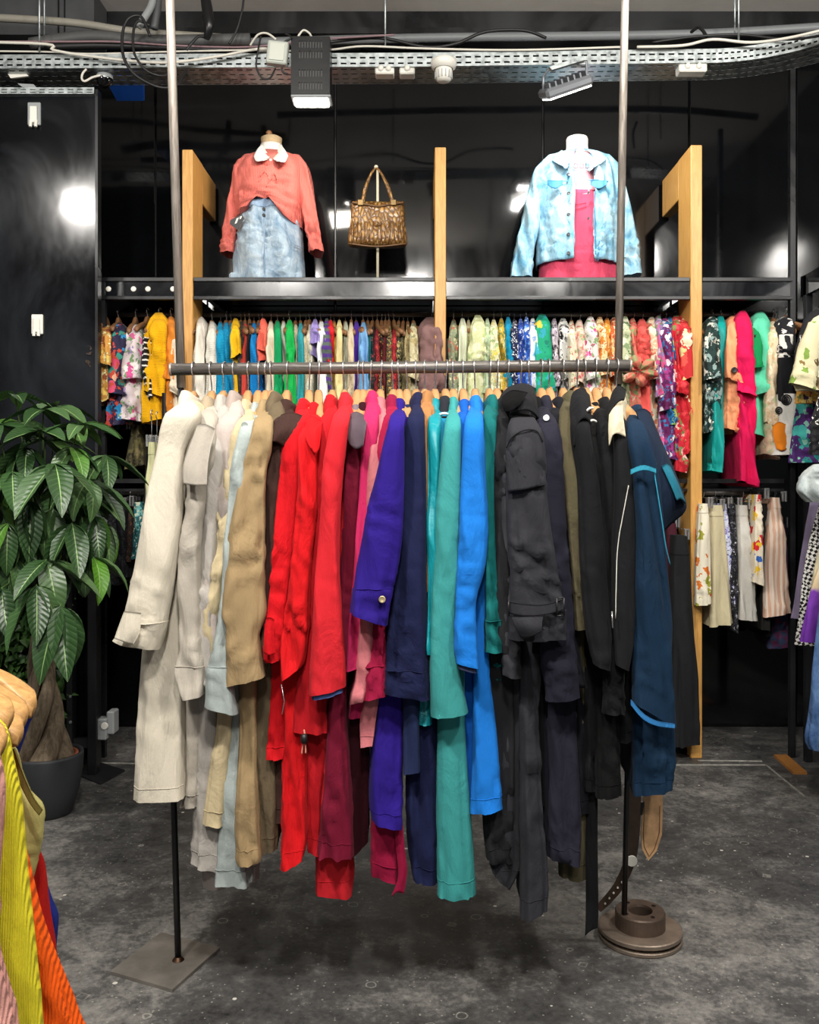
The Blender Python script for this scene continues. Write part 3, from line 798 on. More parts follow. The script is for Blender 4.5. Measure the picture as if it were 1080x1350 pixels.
R_['mauve'] = coat('pale mauve grey coat beside the silver raincoat', 'pale mauve coat', '#bdb0a8', 308, (312, 530),
    [(543, 296, 324), (570, 284, 312), (690, 276, 304), (780, 270, 290), (850, 268, 286)],
    [(900, 266, 300), (1020, 266, 320), (1110, 264, 342), (266, 1162, 343, 1158)], dv=-.005, bv=-.06, col2='#a4958c', wr=.0026)
R_['sand'] = coat('pale sand mac with straight sleeve left of the khaki coat', 'pale sand mac', '#cdbc96', 327, (328, 541),
    [(548, 314, 340), (575, 305, 330), (640, 294, 318), (704, 284, 306), (786, 272, 292), (851, 265, 285), (265, 885, 279, 888)],
    [(850, 288, 312), (944, 288, 306), (1010, 278, 302), (269, 1082, 293, 1087)], dv=.0, bv=.02, cw=10)
R_['duckegg'] = coat('pale duck-egg blue mac with strapped cuff', 'duck-egg blue mac', '#a9b3b0', 340, (341, 545),
    [(552, 320, 344), (575, 314, 334), (623, 304, 326), (700, 297, 316), (786, 290, 306), (860, 280, 304), (884, 273, 306), (272, 928, 313, 940)],
    [(860, 296, 322), (944, 296, 320), (1060, 290, 322), (284, 1158, 332, 1163)], dv=.036, bv=.012, cuff=8, btn=[(323, 560, .232, '#8f9793')], cw=9)
R_['khaki'] = coat('khaki tan coat with wide crumpled sleeve', 'khaki tan coat', '#a88f68', 350, (352, 541),
    [(548, 336, 364), (574, 330, 360), (623, 318, 352), (672, 308, 350), (769, 297, 350), (805, 295, 353), (838, 301, 344), (870, 300, 348), (298, 903, 351, 890)],
    [(850, 318, 342), (905, 316, 338), (1000, 314, 338), (1090, 311, 343), (312, 1137, 344, 1134)], dv=.05, bv=.04, wr=.003, folds=.06)
R_['olive1'] = coat('dark taupe coat tucked behind the khaki coat', 'dark taupe coat', '#6d5f49', 359, (366, 531),
    [(545, 352, 376), (600, 340, 362), (753, 338, 356), (850, 338, 352), (880, 338, 352)],
    [(850, 336, 366), (930, 336, 366), (1040, 338, 368), (340, 1126, 366, 1118)], dv=-.02, bv=-.01, kf=6)
R_['brown'] = coat('chocolate brown coat with shoulder cape next to the reds', 'chocolate brown coat', '#4c322b', 378, (380, 541),
    [(548, 364, 398), (575, 354, 386), (640, 352, 374), (740, 350, 368), (800, 348, 364), (850, 348, 362)],
    [(850, 352, 380), (980, 362, 378), (1081, 364, 378)], dv=.0, bv=-.02, cw=13)
R_['red1'] = coat('scarlet coat with button tab on cuff, leftmost of the reds', 'leftmost scarlet coat', '#d80f1b', 407, (403, 540),
    [(545, 386, 414), (572, 375, 400), (640, 368, 394), (693, 363, 390), (789, 355, 378), (830, 350, 374), (862, 347, 372), (350, 873, 368, 870)],
    [(850, 358, 388), (900, 357, 382), (960, 354, 380), (352, 999, 380, 999)], dv=.02, bv=.02, cuffbtn=(353, 825, '#b90d17'), cw=11)
R_['red2'] = coat('bright red anorak with pointed collar and zipped hem', 'bright red anorak', '#da1119', 420, (417, 545),
    [(552, 402, 428), (585, 392, 418), (650, 391, 418), (741, 386, 412), (820, 376, 408), (870, 372, 402), (373, 897, 396, 880)],
    [(850, 372, 412), (940, 376, 408), (1010, 374, 406), (1100, 371, 406), (371, 1146, 401, 1128)], dv=.035, bv=.035, wr=.0034, cw=11, folds=.07)
R_['red3'] = coat('crimson coat with toggled drawcord hem behind the coral coat', 'crimson drawcord coat', '#c0141f', 439, (438, 535),
    [(543, 424, 450), (600, 416, 434), (700, 410, 430), (800, 402, 428), (880, 394, 430), (930, 390, 432), (388, 962, 432, 964)],
    [(900, 404, 440), (1000, 404, 432), (1060, 404, 424), (405, 1120, 424, 1126)], dv=0, bv=.0)
R_['coral'] = coat('long coral red coat with blue cuff lining', 'coral red coat', '#dd2530', 455, (457, 532),
    [(540, 442, 466), (560, 436, 460), (629, 425, 453), (700, 420, 450), (757, 416, 449), (850, 411, 454), (408, 914, 456, 904)],
    [(900, 418, 450), (1020, 418, 460), (1110, 417, 466), (1150, 416, 467), (416, 1172, 464, 1178)], dv=.06, bv=-.01, lining='#4a5f97', wr=.0018, folds=.03)
R_['burg'] = coat('burgundy raincoat with raspberry lower half and grey-lined collar', 'burgundy raincoat', '#7c1030', 471, (471, 548),
    [(552, 458, 484), (600, 454, 476), (700, 452, 472), (800, 450, 470), (870, 450, 468)],
    [(870, 440, 462), (930, 434, 456), (1047, 426, 464), (419, 1124, 466, 1128)], dv=-.01, bv=.05, col2='#7c6f76', wr=.003)
R_['maroon'] = coat('dark maroon coat hanging behind the raspberry hem', 'dark maroon coat', '#43071a', 479, (480, 545),
    [(552, 470, 490), (640, 466, 482), (760, 464, 480), (860, 464, 478)],
    [(870, 452, 490), (960, 456, 488), (1060, 458, 488), (460, 1128, 487, 1108)], dv=-.03, bv=-.03)
R_['pink'] = coat('hot pink coat with plain cuff', 'hot pink coat', '#cf2a63', 487, (492, 530),
    [(537, 482, 502), (560, 478, 500), (629, 474, 494), (700, 470, 490), (789, 463, 484), (850, 458, 480), (456, 884, 480, 878)],
    [(860, 470, 495), (910, 464, 492), (945, 461, 480)], dv=.005, bv=.02)
R_['salmon'] = coat('salmon pink jacket beside the hot pink coat', 'salmon pink jacket', '#d27a80', 501, (502, 538),
    [(546, 492, 514), (600, 486, 508), (720, 480, 500), (810, 476, 494), (880, 470, 490), (461, 928, 480, 922)],
    [(840, 484, 502), (910, 482, 500), (960, 474, 494), (474, 986, 492, 984)], dv=.012, bv=.045, kind='jacket', wr=.003)
R_['magenta'] = coat('deep magenta coat with tie belt hanging down', 'deep magenta coat', '#a0123f', 519, (517, 535),
    [(545, 506, 530), (600, 496, 520), (720, 490, 512), (814, 486, 508), (860, 484, 510), (480, 922, 509, 915)],
    [(900, 490, 524), (1000, 490, 526), (1081, 488, 528), (487, 1152, 528, 1158)], dv=.018, bv=.0, cuff=6, col2='#8a0f3a')
R_['purple'] = coat('vivid violet coat with deep buttoned cuff', 'vivid violet coat', '#2b1583', 527, (527, 540),
    [(545, 514, 538), (565, 511, 533), (613, 499, 533), (693, 480, 531), (757, 469, 523), (780, 465, 516), (462, 806, 509, 824)],
    [(800, 500, 530), (927, 496, 533), (993, 489, 533), (1050, 488, 533), (492, 1080, 532, 1089)], dv=.075, bv=.05, cuff=8, cuffbtn=(504, 790, '#c8b48a'), wr=.0022)
R_['denimblue'] = coat('slate blue jacket half hidden behind the navy coat', 'slate blue jacket', '#26335e', 537, (538, 548),
    [(555, 528, 548), (700, 524, 544), (850, 526, 546), (930, 530, 552), (532, 1018, 554, 1016)],
    [(850, 528, 550), (940, 530, 552)], dv=-.005, bv=-.03, kind='jacket')
R_['navy'] = coat('navy blue coat with stitched cuff', 'navy blue coat', '#1d2450', 549, (551, 532),
    [(540, 540, 562), (560, 536, 560), (645, 531, 562), (720, 526, 563), (800, 516, 564), (860, 510, 566), (509, 912, 566, 921)],
    [(900, 534, 580), (1000, 534, 580), (1100, 536, 580), (544, 1157, 578, 1161)], dv=.035, bv=.01, cuff=5, wr=.0024, col2='#171b3d')
R_['tan'] = coat('tan orange jacket peeking between navy and teal', 'tan orange jacket', '#b9814f', 560, (563, 530),
    [(538, 554, 572), (600, 552, 568), (700, 552, 566), (780, 553, 565)],
    [(780, 552, 566), (880, 552, 566)], dv=-.02, bv=-.06, kind='jacket')
R_['cyan'] = coat('satin cyan raincoat with narrow sleeve', 'satin cyan raincoat', '#0a9aa6', 573, (573, 540),
    [(546, 564, 584), (590, 563, 580), (700, 563, 576), (800, 564, 576), (563, 862, 576, 866)],
    [(850, 556, 580), (920, 553, 572), (953, 552, 568)], dv=.02, bv=.02, rough=.4, wr=.003, spec=.5)
R_['knit'] = coat('blue jacket with black and white striped knit collar', 'striped-collar blue jacket', '#1f86ad', 587, (586, 542),
    [(556, 576, 596), (640, 574, 588), (760, 570, 584), (850, 568, 582)],
    [(850, 570, 590), (930, 568, 588)], dv=.0, bv=-.02, kind='jacket', col2='#22242c', ch=.06)
R_['turq'] = coat('long turquoise cotton coat with stitched hem', 'long turquoise coat', '#3f9e9c', 598, (597, 538),
    [(545, 588, 608), (565, 586, 608), (629, 578, 608), (757, 571, 604), (830, 568, 600), (880, 566, 606), (567, 943, 617, 938)],
    [(860, 578, 612), (947, 577, 613), (1060, 576, 620), (577, 1176, 627, 1175)], dv=.04, bv=.045, cuff=0, wr=.0014, folds=.03, cw=9)
R_['blue1'] = coat('cobalt jacket mostly behind the azure coat', 'cobalt jacket', '#0d5fc0', 611, (611, 541),
    [(548, 602, 620), (650, 600, 616), (800, 600, 616), (870, 602, 616)],
    [(870, 606, 626), (960, 606, 626), (1060, 606, 624)], dv=.0, bv=-.02, kind='jacket')
R_['azure'] = coat('azure blue long coat, brightest on the rack', 'azure blue coat', '#1b7fe0', 627, (626, 536),
    [(544, 614, 638), (566, 612, 638), (630, 608, 641), (693, 605, 643), (741, 602, 640), (800, 600, 628), (850, 599, 630), (602, 873, 631, 880)],
    [(800, 624, 644), (874, 625, 645), (961, 623, 655), (620, 1070, 663, 1061)], dv=.05, bv=.05, wr=.0016, folds=.035, lining='#2a2f4a')
R_['teal'] = coat('deep teal coat with banded cuff right of the azure coat', 'deep teal coat', '#0d6d6c', 645, (647, 535),
    [(542, 636, 658), (570, 638, 654), (650, 640, 652), (741, 640, 654), (800, 640, 660), (640, 859, 662, 859)],
    [(850, 642, 664), (900, 642, 664)], dv=.015, bv=-.01, cuff=7)
R_['char1'] = coat('charcoal cord jacket beside the teal coat', 'charcoal cord jacket', '#2c2d31', 655, (661, 538),
    [(548, 650, 674), (600, 650, 670), (700, 652, 670), (800, 654, 672), (860, 656, 672)],
    [(900, 636, 676), (1000, 638, 678), (1090, 638, 678), (642, 1130, 677, 1136)], dv=.005, bv=.0, kind='jacket', wr=.003)
R_['grey2'] = coat('graphite grey coat with cuff below the black trench', 'graphite grey coat', '#47474d', 668, (674, 545),
    [(555, 664, 688), (640, 662, 684), (760, 660, 684), (850, 662, 686), (663, 889, 687, 894)],
    [(880, 656, 690), (1000, 650, 690), (1130, 646, 688), (650, 1150, 672, 1172)], dv=.015, bv=-.02)
R_['trenchblack'] = coat('large black trench coat with raised collar and strapped cuff', 'large black trench coat', '#3a3a40', 688, (688, 534),
    [(548, 672, 704), (575, 668, 716), (640, 668, 720), (725, 670, 731), (789, 672, 742), (812, 672, 744), (672, 842, 744, 842)],
    [(850, 686, 716), (941, 686, 710), (1060, 686, 716), (1150, 686, 722), (686, 1208, 721, 1196)], dv=.09, bv=.055, cuff=7, ch=.03, wr=.003, cw=17, seam=[('#151517', [(671, 648), (690, 644), (718, 639)]), ('#151517', [(669, 590), (676, 576), (692, 567), (708, 568), (716, 582)])])
R_['black1'] = coat('black woollen coat wedged behind the black trench', 'black woollen coat', '#141417', 699, (704, 538),
    [(546, 694, 716), (640, 696, 716), (800, 698, 720), (860, 700, 722)],
    [(870, 706, 726), (960, 708, 728), (1060, 712, 730)], dv=-.01, bv=-.03)
R_['ink'] = coat('inky navy coat with straight wide cuff', 'inky navy wide-cuff coat', '#2b2a3a', 714, (716, 536),
    [(545, 704, 730), (590, 706, 742), (693, 712, 746), (800, 712, 754), (852, 712, 758), (720, 922, 765, 918)],
    [(900, 718, 758), (1000, 718, 762), (1090, 719, 765), (722, 1128, 764, 1135)], dv=.035, bv=.035, btn=[(720, 551, .225, '#c9c9cc')], wr=.003)
R_['ink2'] = coat('blue-black mac under the inky navy coat', 'blue-black mac', '#191a24', 725, (732, 538),
    [(546, 722, 744), (640, 728, 748), (760, 738, 758), (860, 746, 764), (905, 752, 772)],
    [(900, 752, 772), (1000, 756, 774), (1070, 758, 776)], dv=.0, bv=-.02)
R_['olive2'] = coat('olive green coat among the black ones', 'olive green coat', '#57503a', 743, (748, 530),
    [(540, 736, 760), (580, 736, 762), (640, 742, 766), (740, 752, 770), (830, 758, 774)],
    [(860, 744, 776), (1000, 738, 776), (1090, 736, 778), (737, 1152, 774, 1154)], dv=.02, bv=-.04)
R_['hoodblack'] = coat('black hooded coat with rounded shoulder right of the olive coat', 'black hooded coat', '#1c1c21', 761, (762, 530),
    [(536, 752, 776), (570, 752, 778), (640, 760, 788), (720, 762, 796), (800, 768, 803), (850, 776, 806), (783, 875, 804, 884)],
    [(880, 770, 800), (960, 768, 800), (1040, 768, 802)], dv=.05, bv=.0, ch=.055)
R_['whitestripe'] = coat('black jacket with white striped collar', 'white-striped black jacket', '#111113', 773, (779, 545),
    [(552, 770, 792), (640, 776, 800), (760, 784, 808), (870, 788, 812)],
    [(880, 780, 812), (960, 784, 814), (786, 1050, 818, 1046)], dv=.015, bv=.03, kind='jacket')
R_['black2'] = coat('plain black coat beside the piped black jacket', 'plain black coat', '#151518', 786, (792, 538),
    [(546, 782, 806), (640, 788, 812), (760, 794, 818), (880, 796, 822), (940, 794, 822)],
    [(900, 790, 826), (970, 790, 828)], dv=.02, bv=-.02)
R_['piped'] = coat('black jacket with cream inner collar and white piping', 'cream-collared black jacket', '#1d1d20', 800, (813, 545),
    [(553, 804, 828), (590, 808, 834), (660, 808, 836), (786, 806, 836), (840, 808, 834), (812, 876, 828, 884)],
    [(880, 800, 834), (940, 800, 834), (975, 800, 834)], dv=.045, bv=.0, kind='jacket', col2='#bdb39a', ch=.075, seam=[('#c9c6bd', [(829, 640), (819, 690), (813, 740), (811, 815)], .0012, 'piping')])
R_['teal2'] = coat('dark petrol blue coat with cyan piping at the right end', 'petrol blue coat', '#123451', 813, (834, 548),
    [(552, 822, 846), (590, 828, 858), (623, 833, 866), (690, 834, 874), (753, 833, 880), (830, 833, 887), (890, 833, 884), (832, 924, 888, 956)],
    [(900, 834, 884), (980, 835, 887), (836, 1048, 884, 1036)], dv=.06, bv=.04, wr=.0026, cw=12)
# ================================================================== details of single coats
def flap(pts_px, depth_fn, thick, mat, parent, name, n=8, label=None, smooth=True):
    """a small sheet: pts_px = grid rows of (px, py, d)"""
    G = [[P(*q) for q in row] for row in pts_px]
    n_, m_ = len(G), len(G[0]); A = np.array(G)
    # refine
    def refine(A, k):
        A1 = np.array([catmull(list(r), k) for r in A]); A2 = np.array([catmull(list(A1[:, j]), k) for j in range(A1.shape[1])])
        return np.transpose(A2, (1, 0, 2))
    A = refine(A, 5); n_, m_ = A.shape[:2]
    du = np.gradient(A, axis=0); dv_ = np.gradient(A, axis=1); nn = np.cross(du, dv_); nn /= np.linalg.norm(nn, axis=2, keepdims=True) + 1e-9
    B = A + nn * thick
    V = np.concatenate([A.reshape(-1, 3), B.reshape(-1, 3)]); o_ = n_ * m_
    f = []
    for i in range(n_ - 1):
        for j in range(m_ - 1):
            a, b, c, d = i * m_ + j, i * m_ + j + 1, (i + 1) * m_ + j + 1, (i + 1) * m_ + j
            f.append((a, b, c, d)); f.append((o_ + d, o_ + c, o_ + b, o_ + a))
    for i in range(n_ - 1):
        for j in (0, m_ - 1): f.append((i * m_ + j, (i + 1) * m_ + j, o_ + (i + 1) * m_ + j, o_ + i * m_ + j))
    for j in range(m_ - 1):
        for i in (0, n_ - 1): f.append((i * m_ + j, i * m_ + j + 1, o_ + i * m_ + j + 1, o_ + i * m_ + j))
    o = mesh_obj(name, V, f, mat, parent, smooth)
    if label: o['label'] = label
    return o

r, V, m = R_['cream']
flap([[(165, 806, 2.075), (176, 807, 2.068), (186, 808, 2.072)], [(158, 825, 2.072), (172, 830, 2.062), (184, 832, 2.068)], [(152, 842, 2.07), (164, 846, 2.062), (175, 849, 2.07)]], None, .004, m, r, 'cuff_turn_up')
flap([[(247, 534, 2.30), (258, 530, 2.32), (268, 536, 2.33)], [(240, 560, 2.17), (252, 548, 2.2), (266, 556, 2.24)], [(238, 600, 2.15), (245, 585, 2.17), (254, 600, 2.2)]], None, .004, fabric('#b9a98b'), r, 'lapel')
r, V, m = R_['trench']
flap([[(262, 560, 2.135), (272, 560, 2.125), (283, 566, 2.135)], [(250, 592, 2.12), (262, 592, 2.11), (276, 596, 2.12)], [(243, 615, 2.112), (257, 620, 2.10), (273, 620, 2.112)], [(243, 638, 2.11), (258, 640, 2.10), (272, 640, 2.112)]], None, .004, m, r, 'storm_flap')
r, V, m = R_['brown']
flap([[(372, 548, 2.2), (385, 545, 2.19), (398, 549, 2.2)], [(356, 574, 2.16), (372, 566, 2.15), (390, 566, 2.16)], [(351, 600, 2.155), (360, 582, 2.145), (376, 590, 2.16)]], None, .004, m, r, 'cape')
r, V, m = R_['red1']
flap([[(352, 815, 2.115), (356, 814, 2.11), (361, 817, 2.115)], [(349, 840, 2.11), (354, 842, 2.103), (360, 842, 2.11)], [(349, 860, 2.11), (355, 864, 2.10), (362, 862, 2.11)]], None, .003, m, r, 'cuff_tab')
r, V, m = R_['red2']
flap([[(396, 560, 2.19), (410, 550, 2.19), (424, 556, 2.2)], [(404, 580, 2.145), (414, 572, 2.14), (422, 574, 2.15)], [(412, 594, 2.13), (416, 598, 2.128), (420, 592, 2.135)]], None, .003, m, r, 'collar_point')
MB().tube([P(371, 902, 2.14), P(375, 925, 2.135), P(372, 942, 2.135)], .0014, 6).build('zip', M_WIRE, r, True)
r, V, m = R_['red3']
MB().tube([P(401, 962, 2.135), P(402, 972, 2.13), P(399, 985, 2.13), P(398, 994, 2.13)], .0018, 6, 4).build('drawcord', fabric('#c98a76'), r, True)
MB().tube([P(401, 962, 2.135), P(402, 974, 2.13), P(403, 986, 2.13), P(403, 993, 2.13)], .0018, 6, 4).build('drawcord', fabric('#c98a76'), r, True)
MB().lathe([(0, -.012), (.007, -.010), (.0085, 0), (.007, .010), (0, .012)], P(401, 974, 2.128), 12).build('toggle', M_RUBBER, r, True)
r, V, m = R_['magenta']
flap([[(520, 1085, 2.2), (525, 1085, 2.195), (530, 1085, 2.2)], [(523, 1120, 2.19), (528, 1120, 2.185), (533, 1120, 2.19)], [(526, 1155, 2.19), (531, 1150, 2.185), (536, 1148, 2.19)], [(517, 1182, 2.19), (524, 1176, 2.185), (532, 1178, 2.19)]], None, .003, m, r, 'tie_belt')
r, V, m = R_['burg']
flap([[(458, 550, 2.2), (470, 544, 2.19), (484, 552, 2.2)], [(456, 566, 2.15), (466, 562, 2.14), (482, 566, 2.15)], [(462, 586, 2.14), (470, 592, 2.13), (478, 588, 2.14)]], None, .003, fabric('#4d4148'), r, 'lapel')
r, V, m = R_['knit']
for k in range(4):
    MB().tube([P(577 + k * .6, 548 + k * 5, 2.27), P(586, 545 + k * 5, 2.25), P(595, 548 + k * 5, 2.27)], .0035, 6, 4).build('collar_stripe', fabric('#d6d3d2' if k % 2 == 0 else '#15161d'), r, True)
r, V, m = R_['turq']
for (a, b_, d_) in (((567, 905), (612, 900), 2.085), ((577, 1160), (626, 1158), 2.145)):
    pass
r, V, m = R_['trenchblack']
mk = fabric('#17171a')
flap([[(664, 536, 2.30), (661, 524, 2.30), (672, 512, 2.32), (690, 507, 2.33), (703, 512, 2.34)], [(668, 541, 2.22), (668, 530, 2.215), (680, 518, 2.22), (694, 513, 2.235), (705, 522, 2.26)],
      [(676, 540, 2.175), (680, 534, 2.165), (690, 527, 2.165), (699, 526, 2.185), (707, 536, 2.21)], [(672, 548, 2.17), (684, 542, 2.155), (694, 541, 2.15), (702, 545, 2.165), (709, 552, 2.19)]], None, .004, mk, r, 'raised_collar')
flap([[(669, 570, 2.13), (688, 558, 2.115), (706, 562, 2.13)], [(668, 600, 2.10), (692, 588, 2.078), (714, 584, 2.10)], [(669, 626, 2.095), (694, 620, 2.07), (717, 612, 2.095)], [(671, 648, 2.092), (694, 645, 2.066), (718, 639, 2.092)]], None, .003, m, r, 'shoulder_yoke')
flap([[(670, 792, 2.073), (690, 796, 2.048), (716, 797, 2.044), (742, 790, 2.066)], [(671, 808, 2.073), (690, 812, 2.046), (716, 811, 2.042), (743, 804, 2.064)]], None, .004, m, r, 'cuff_strap')
flap([[(663, 524, 2.165), (676, 515, 2.155), (696, 518, 2.15)], [(662, 533, 2.155), (674, 530, 2.145), (690, 527, 2.145)], [(668, 543, 2.155), (675, 541, 2.145), (683, 535, 2.145)]], None, .003, fabric('#050506'), r, 'collar_shade')  # near-black sheet standing for the shade inside the raised collar
bk = MB(); p0 = P(739, 800, 2.05)
for (a, b_) in (((-.008, -.02), (-.008, .02)), ((.008, -.02), (.008, .02)), ((-.008, .02), (.008, .02)), ((-.008, -.02), (.008, -.02))):
    bk.tube([p0 + np.array((a[0], 0, a[1])), p0 + np.array((b_[0], 0, b_[1]))], .002, 6)
bk.build('buckle', M_RUBBER, r, True)
MB().tube([P(671, 791, 2.062), P(670.5, 800, 2.058), P(671.5, 812, 2.062)], .0022, 6).build('strap_loop', M_RUBBER, r, True)
flap([[(674, 812, 2.05), (690, 814, 2.04), (716, 812, 2.038)], [(680, 826, 2.045), (696, 826, 2.03), (714, 826, 2.034)], [(688, 840, 2.055), (702, 838, 2.036), (718, 828, 2.036)]], None, .004, m, r, 'cuff_pocket')
r, V, m = R_['whitestripe']
for (x0, y0, x1, y1) in ((772, 545, 782, 538), (776, 558, 786, 556)):
    MB().tube([P(x0, y0, 2.16), P((x0 + x1) / 2, (y0 + y1) / 2 - 3, 2.15), P(x1, y1, 2.16)], .003, 6, 4).build('collar_stripe', fabric('#d9d7d0'), r, True)
r, V, m = R_['hoodblack']
flap([[(753, 540, 2.2), (756, 520, 2.24), (766, 514, 2.26), (776, 522, 2.26)], [(754, 560, 2.15), (760, 538, 2.17), (768, 528, 2.18), (778, 538, 2.19)], [(758, 590, 2.13), (762, 562, 2.13), (770, 552, 2.13), (778, 560, 2.15)]], None, .004, m, r, 'hood')
r, V, m = R_['piped']
flap([[(804, 538, 2.22), (808, 520, 2.26), (816, 510, 2.28), (824, 516, 2.3)], [(802, 556, 2.17), (808, 540, 2.19), (816, 530, 2.2), (823, 528, 2.22)]], None, .004, m, r, 'raised_collar')
flap([[(804, 548, 2.165), (812, 536, 2.17), (820, 534, 2.19)], [(803, 566, 2.14), (812, 556, 2.135), (821, 552, 2.15)], [(804, 588, 2.13), (810, 572, 2.125), (824, 576, 2.14)]], None, .003, fabric('#bdb39a'), r, 'cream_lapel')
MB().tube([P(807, 806, 2.10), P(808, 828, 2.095)], .0022, 6).build('zip_pull', M_WIRE, r, True)
r, V, m = R_['teal2']
mc = fabric('#1c6478'); md = fabric('#0d1c30')
flap([[(838, 542, 2.24), (848, 540, 2.27), (856, 545, 2.30)], [(850, 580, 2.16), (862, 572, 2.2), (868, 576, 2.26)], [(864, 625, 2.13), (880, 616, 2.16), (888, 622, 2.22)], [(872, 670, 2.13), (892, 652, 2.15), (903, 664, 2.2)], [(874, 700, 2.15), (884, 690, 2.17), (898, 678, 2.2)]], None, .004, md, r, 'lapel')
flap([[(872, 615, 2.135), (877, 612, 2.14), (882, 614, 2.16)], [(884, 640, 2.13), (890, 636, 2.135), (894, 640, 2.16)], [(892, 660, 2.13), (897, 658, 2.14), (903, 664, 2.18)]], None, .003, mc, r, 'lining')
flap([[(832, 619, 2.098), (848, 613, 2.086), (864, 618, 2.098)], [(832, 626, 2.097), (848, 620, 2.085), (864, 624, 2.097)]], None, .003, fabric('#2a8098'), r, 'piping')
flap([[(832, 922, 2.07), (848, 940, 2.06), (866, 950, 2.058), (889, 954, 2.07)], [(832, 929, 2.07), (848, 948, 2.06), (866, 957, 2.058), (889, 960, 2.07)]], None, .003, fabric('#2c6fa8'), r, 'piping')
MB().tube([P(863, 624, 2.1), P(872, 680, 2.09), P(878, 720, 2.09), P(884, 745, 2.1)], .0013, 6, 4).build('piping', fabric('#2a8098'), r, True)
MB().tube([P(848, 715, 2.08), P(849, 745, 2.08)], .001, 6).build('pocket_edge', md, r)

# belts that hang free
o = flap([[(774, 1040, 2.24), (780, 1040, 2.235), (787, 1040, 2.24)], [(773, 1120, 2.23), (780, 1120, 2.225), (787, 1120, 2.23)], [(773, 1200, 2.225), (780, 1200, 2.22), (788, 1200, 2.225)], [(772, 1234, 2.225), (779, 1226, 2.22), (787, 1222, 2.225)]], None, .004, fabric('#0e0e10'), None, 'sash')
tag(o, 'long black fabric sash hanging to the floor beside the brake disc', 'belt')
bl = empty('leather_belt', 'pointed beige leather belt end below the petrol blue coat', 'belt', P(858, 1134, 2.3))
M_LEA = simple('beige_leather', '#b08b64', .55, 0, .4, .25, 40)
a = [(849, 1040), (874, 1040), (874, 1060), (873, 1100), (866, 1122), (855, 1135), (847, 1120), (845, 1100), (848, 1060)]
MB().prism([P(x, y, 2.30) for x, y in a][::-1], (0, .004, 0)).build('strap', M_LEA, bl)
st = [(850, 1062), (848.5, 1100), (849.5, 1116), (856, 1129), (863, 1119), (869.5, 1098), (870.5, 1062)]
MB().tube([P(x, y, 2.2985) for x, y in st], .0011, 5).build('stitching', simple('brown_thread', '#6b4c30', .7), bl, True)
MB().prism([P(x, y, 2.2975) for x, y in ((845, 1058), (850, 1058), (847, 1075), (844, 1075))][::-1], (0, .002, 0)).build('tag', M_RUBBER, bl)
br = empty('brown_strap', 'dark brown leather strap with punched holes curling onto the brake disc', 'belt', fl(800, 1230) + np.array((0, .0, .03)))
cl = [(836, 960, 2.56), (837, 1020, 2.57), (837, 1080, 2.58), (832, 1130, 2.59), (818, 1165, 2.60), (802, 1186, 2.60), (789, 1199, 2.60)]
pts = catmull([P(*q) for q in cl], 6); Vs = []
for i, p in enumerate(pts):
    t_ = pts[min(i + 1, len(pts) - 1)] - pts[max(i - 1, 0)]; t_ /= np.linalg.norm(t_); n_ = np.cross(t_, (0, 1, 0)); n_ /= np.linalg.norm(n_)
    w_ = .0175 * (1 - .45 * (i / len(pts)) ** 2); tw = .5
    for sgn, o_ in ((-1, 0), (1, 0), (1, .005), (-1, .005)): Vs.append(p + n_ * sgn * w_ + np.array((0, o_, 0)))
fs = [(i * 4 + k, i * 4 + (k + 1) % 4, i * 4 + 4 + (k + 1) % 4, i * 4 + 4 + k) for i in range(len(pts) - 1) for k in range(4)] + [(0, 1, 2, 3)]
mesh_obj('strap', np.array(Vs), fs, simple('dark_brown_leather', '#3b2c22', .5, 0, .4, .3, 40), br, False)
for k in range(5):
    q = P(820 - k * 5.5, 1163 + k * 7, 2.597); MB().lathe([(0, -.002), (.003, -.002), (.003, 0)], q, 8, 'y').build('hole', M_WHITEP, br)
MB().lathe([(0, -.003), (.015, -.003), (.016, 0)], P(833, 1135, 2.586), 20, 'y').build('sticker', M_WHITEP, br)

# ================================================================== garments on the back rails
NBG = [0]
def hlab(a, b): return a + ' ' + b if len((a + ' ' + b).split()) <= 16 else a

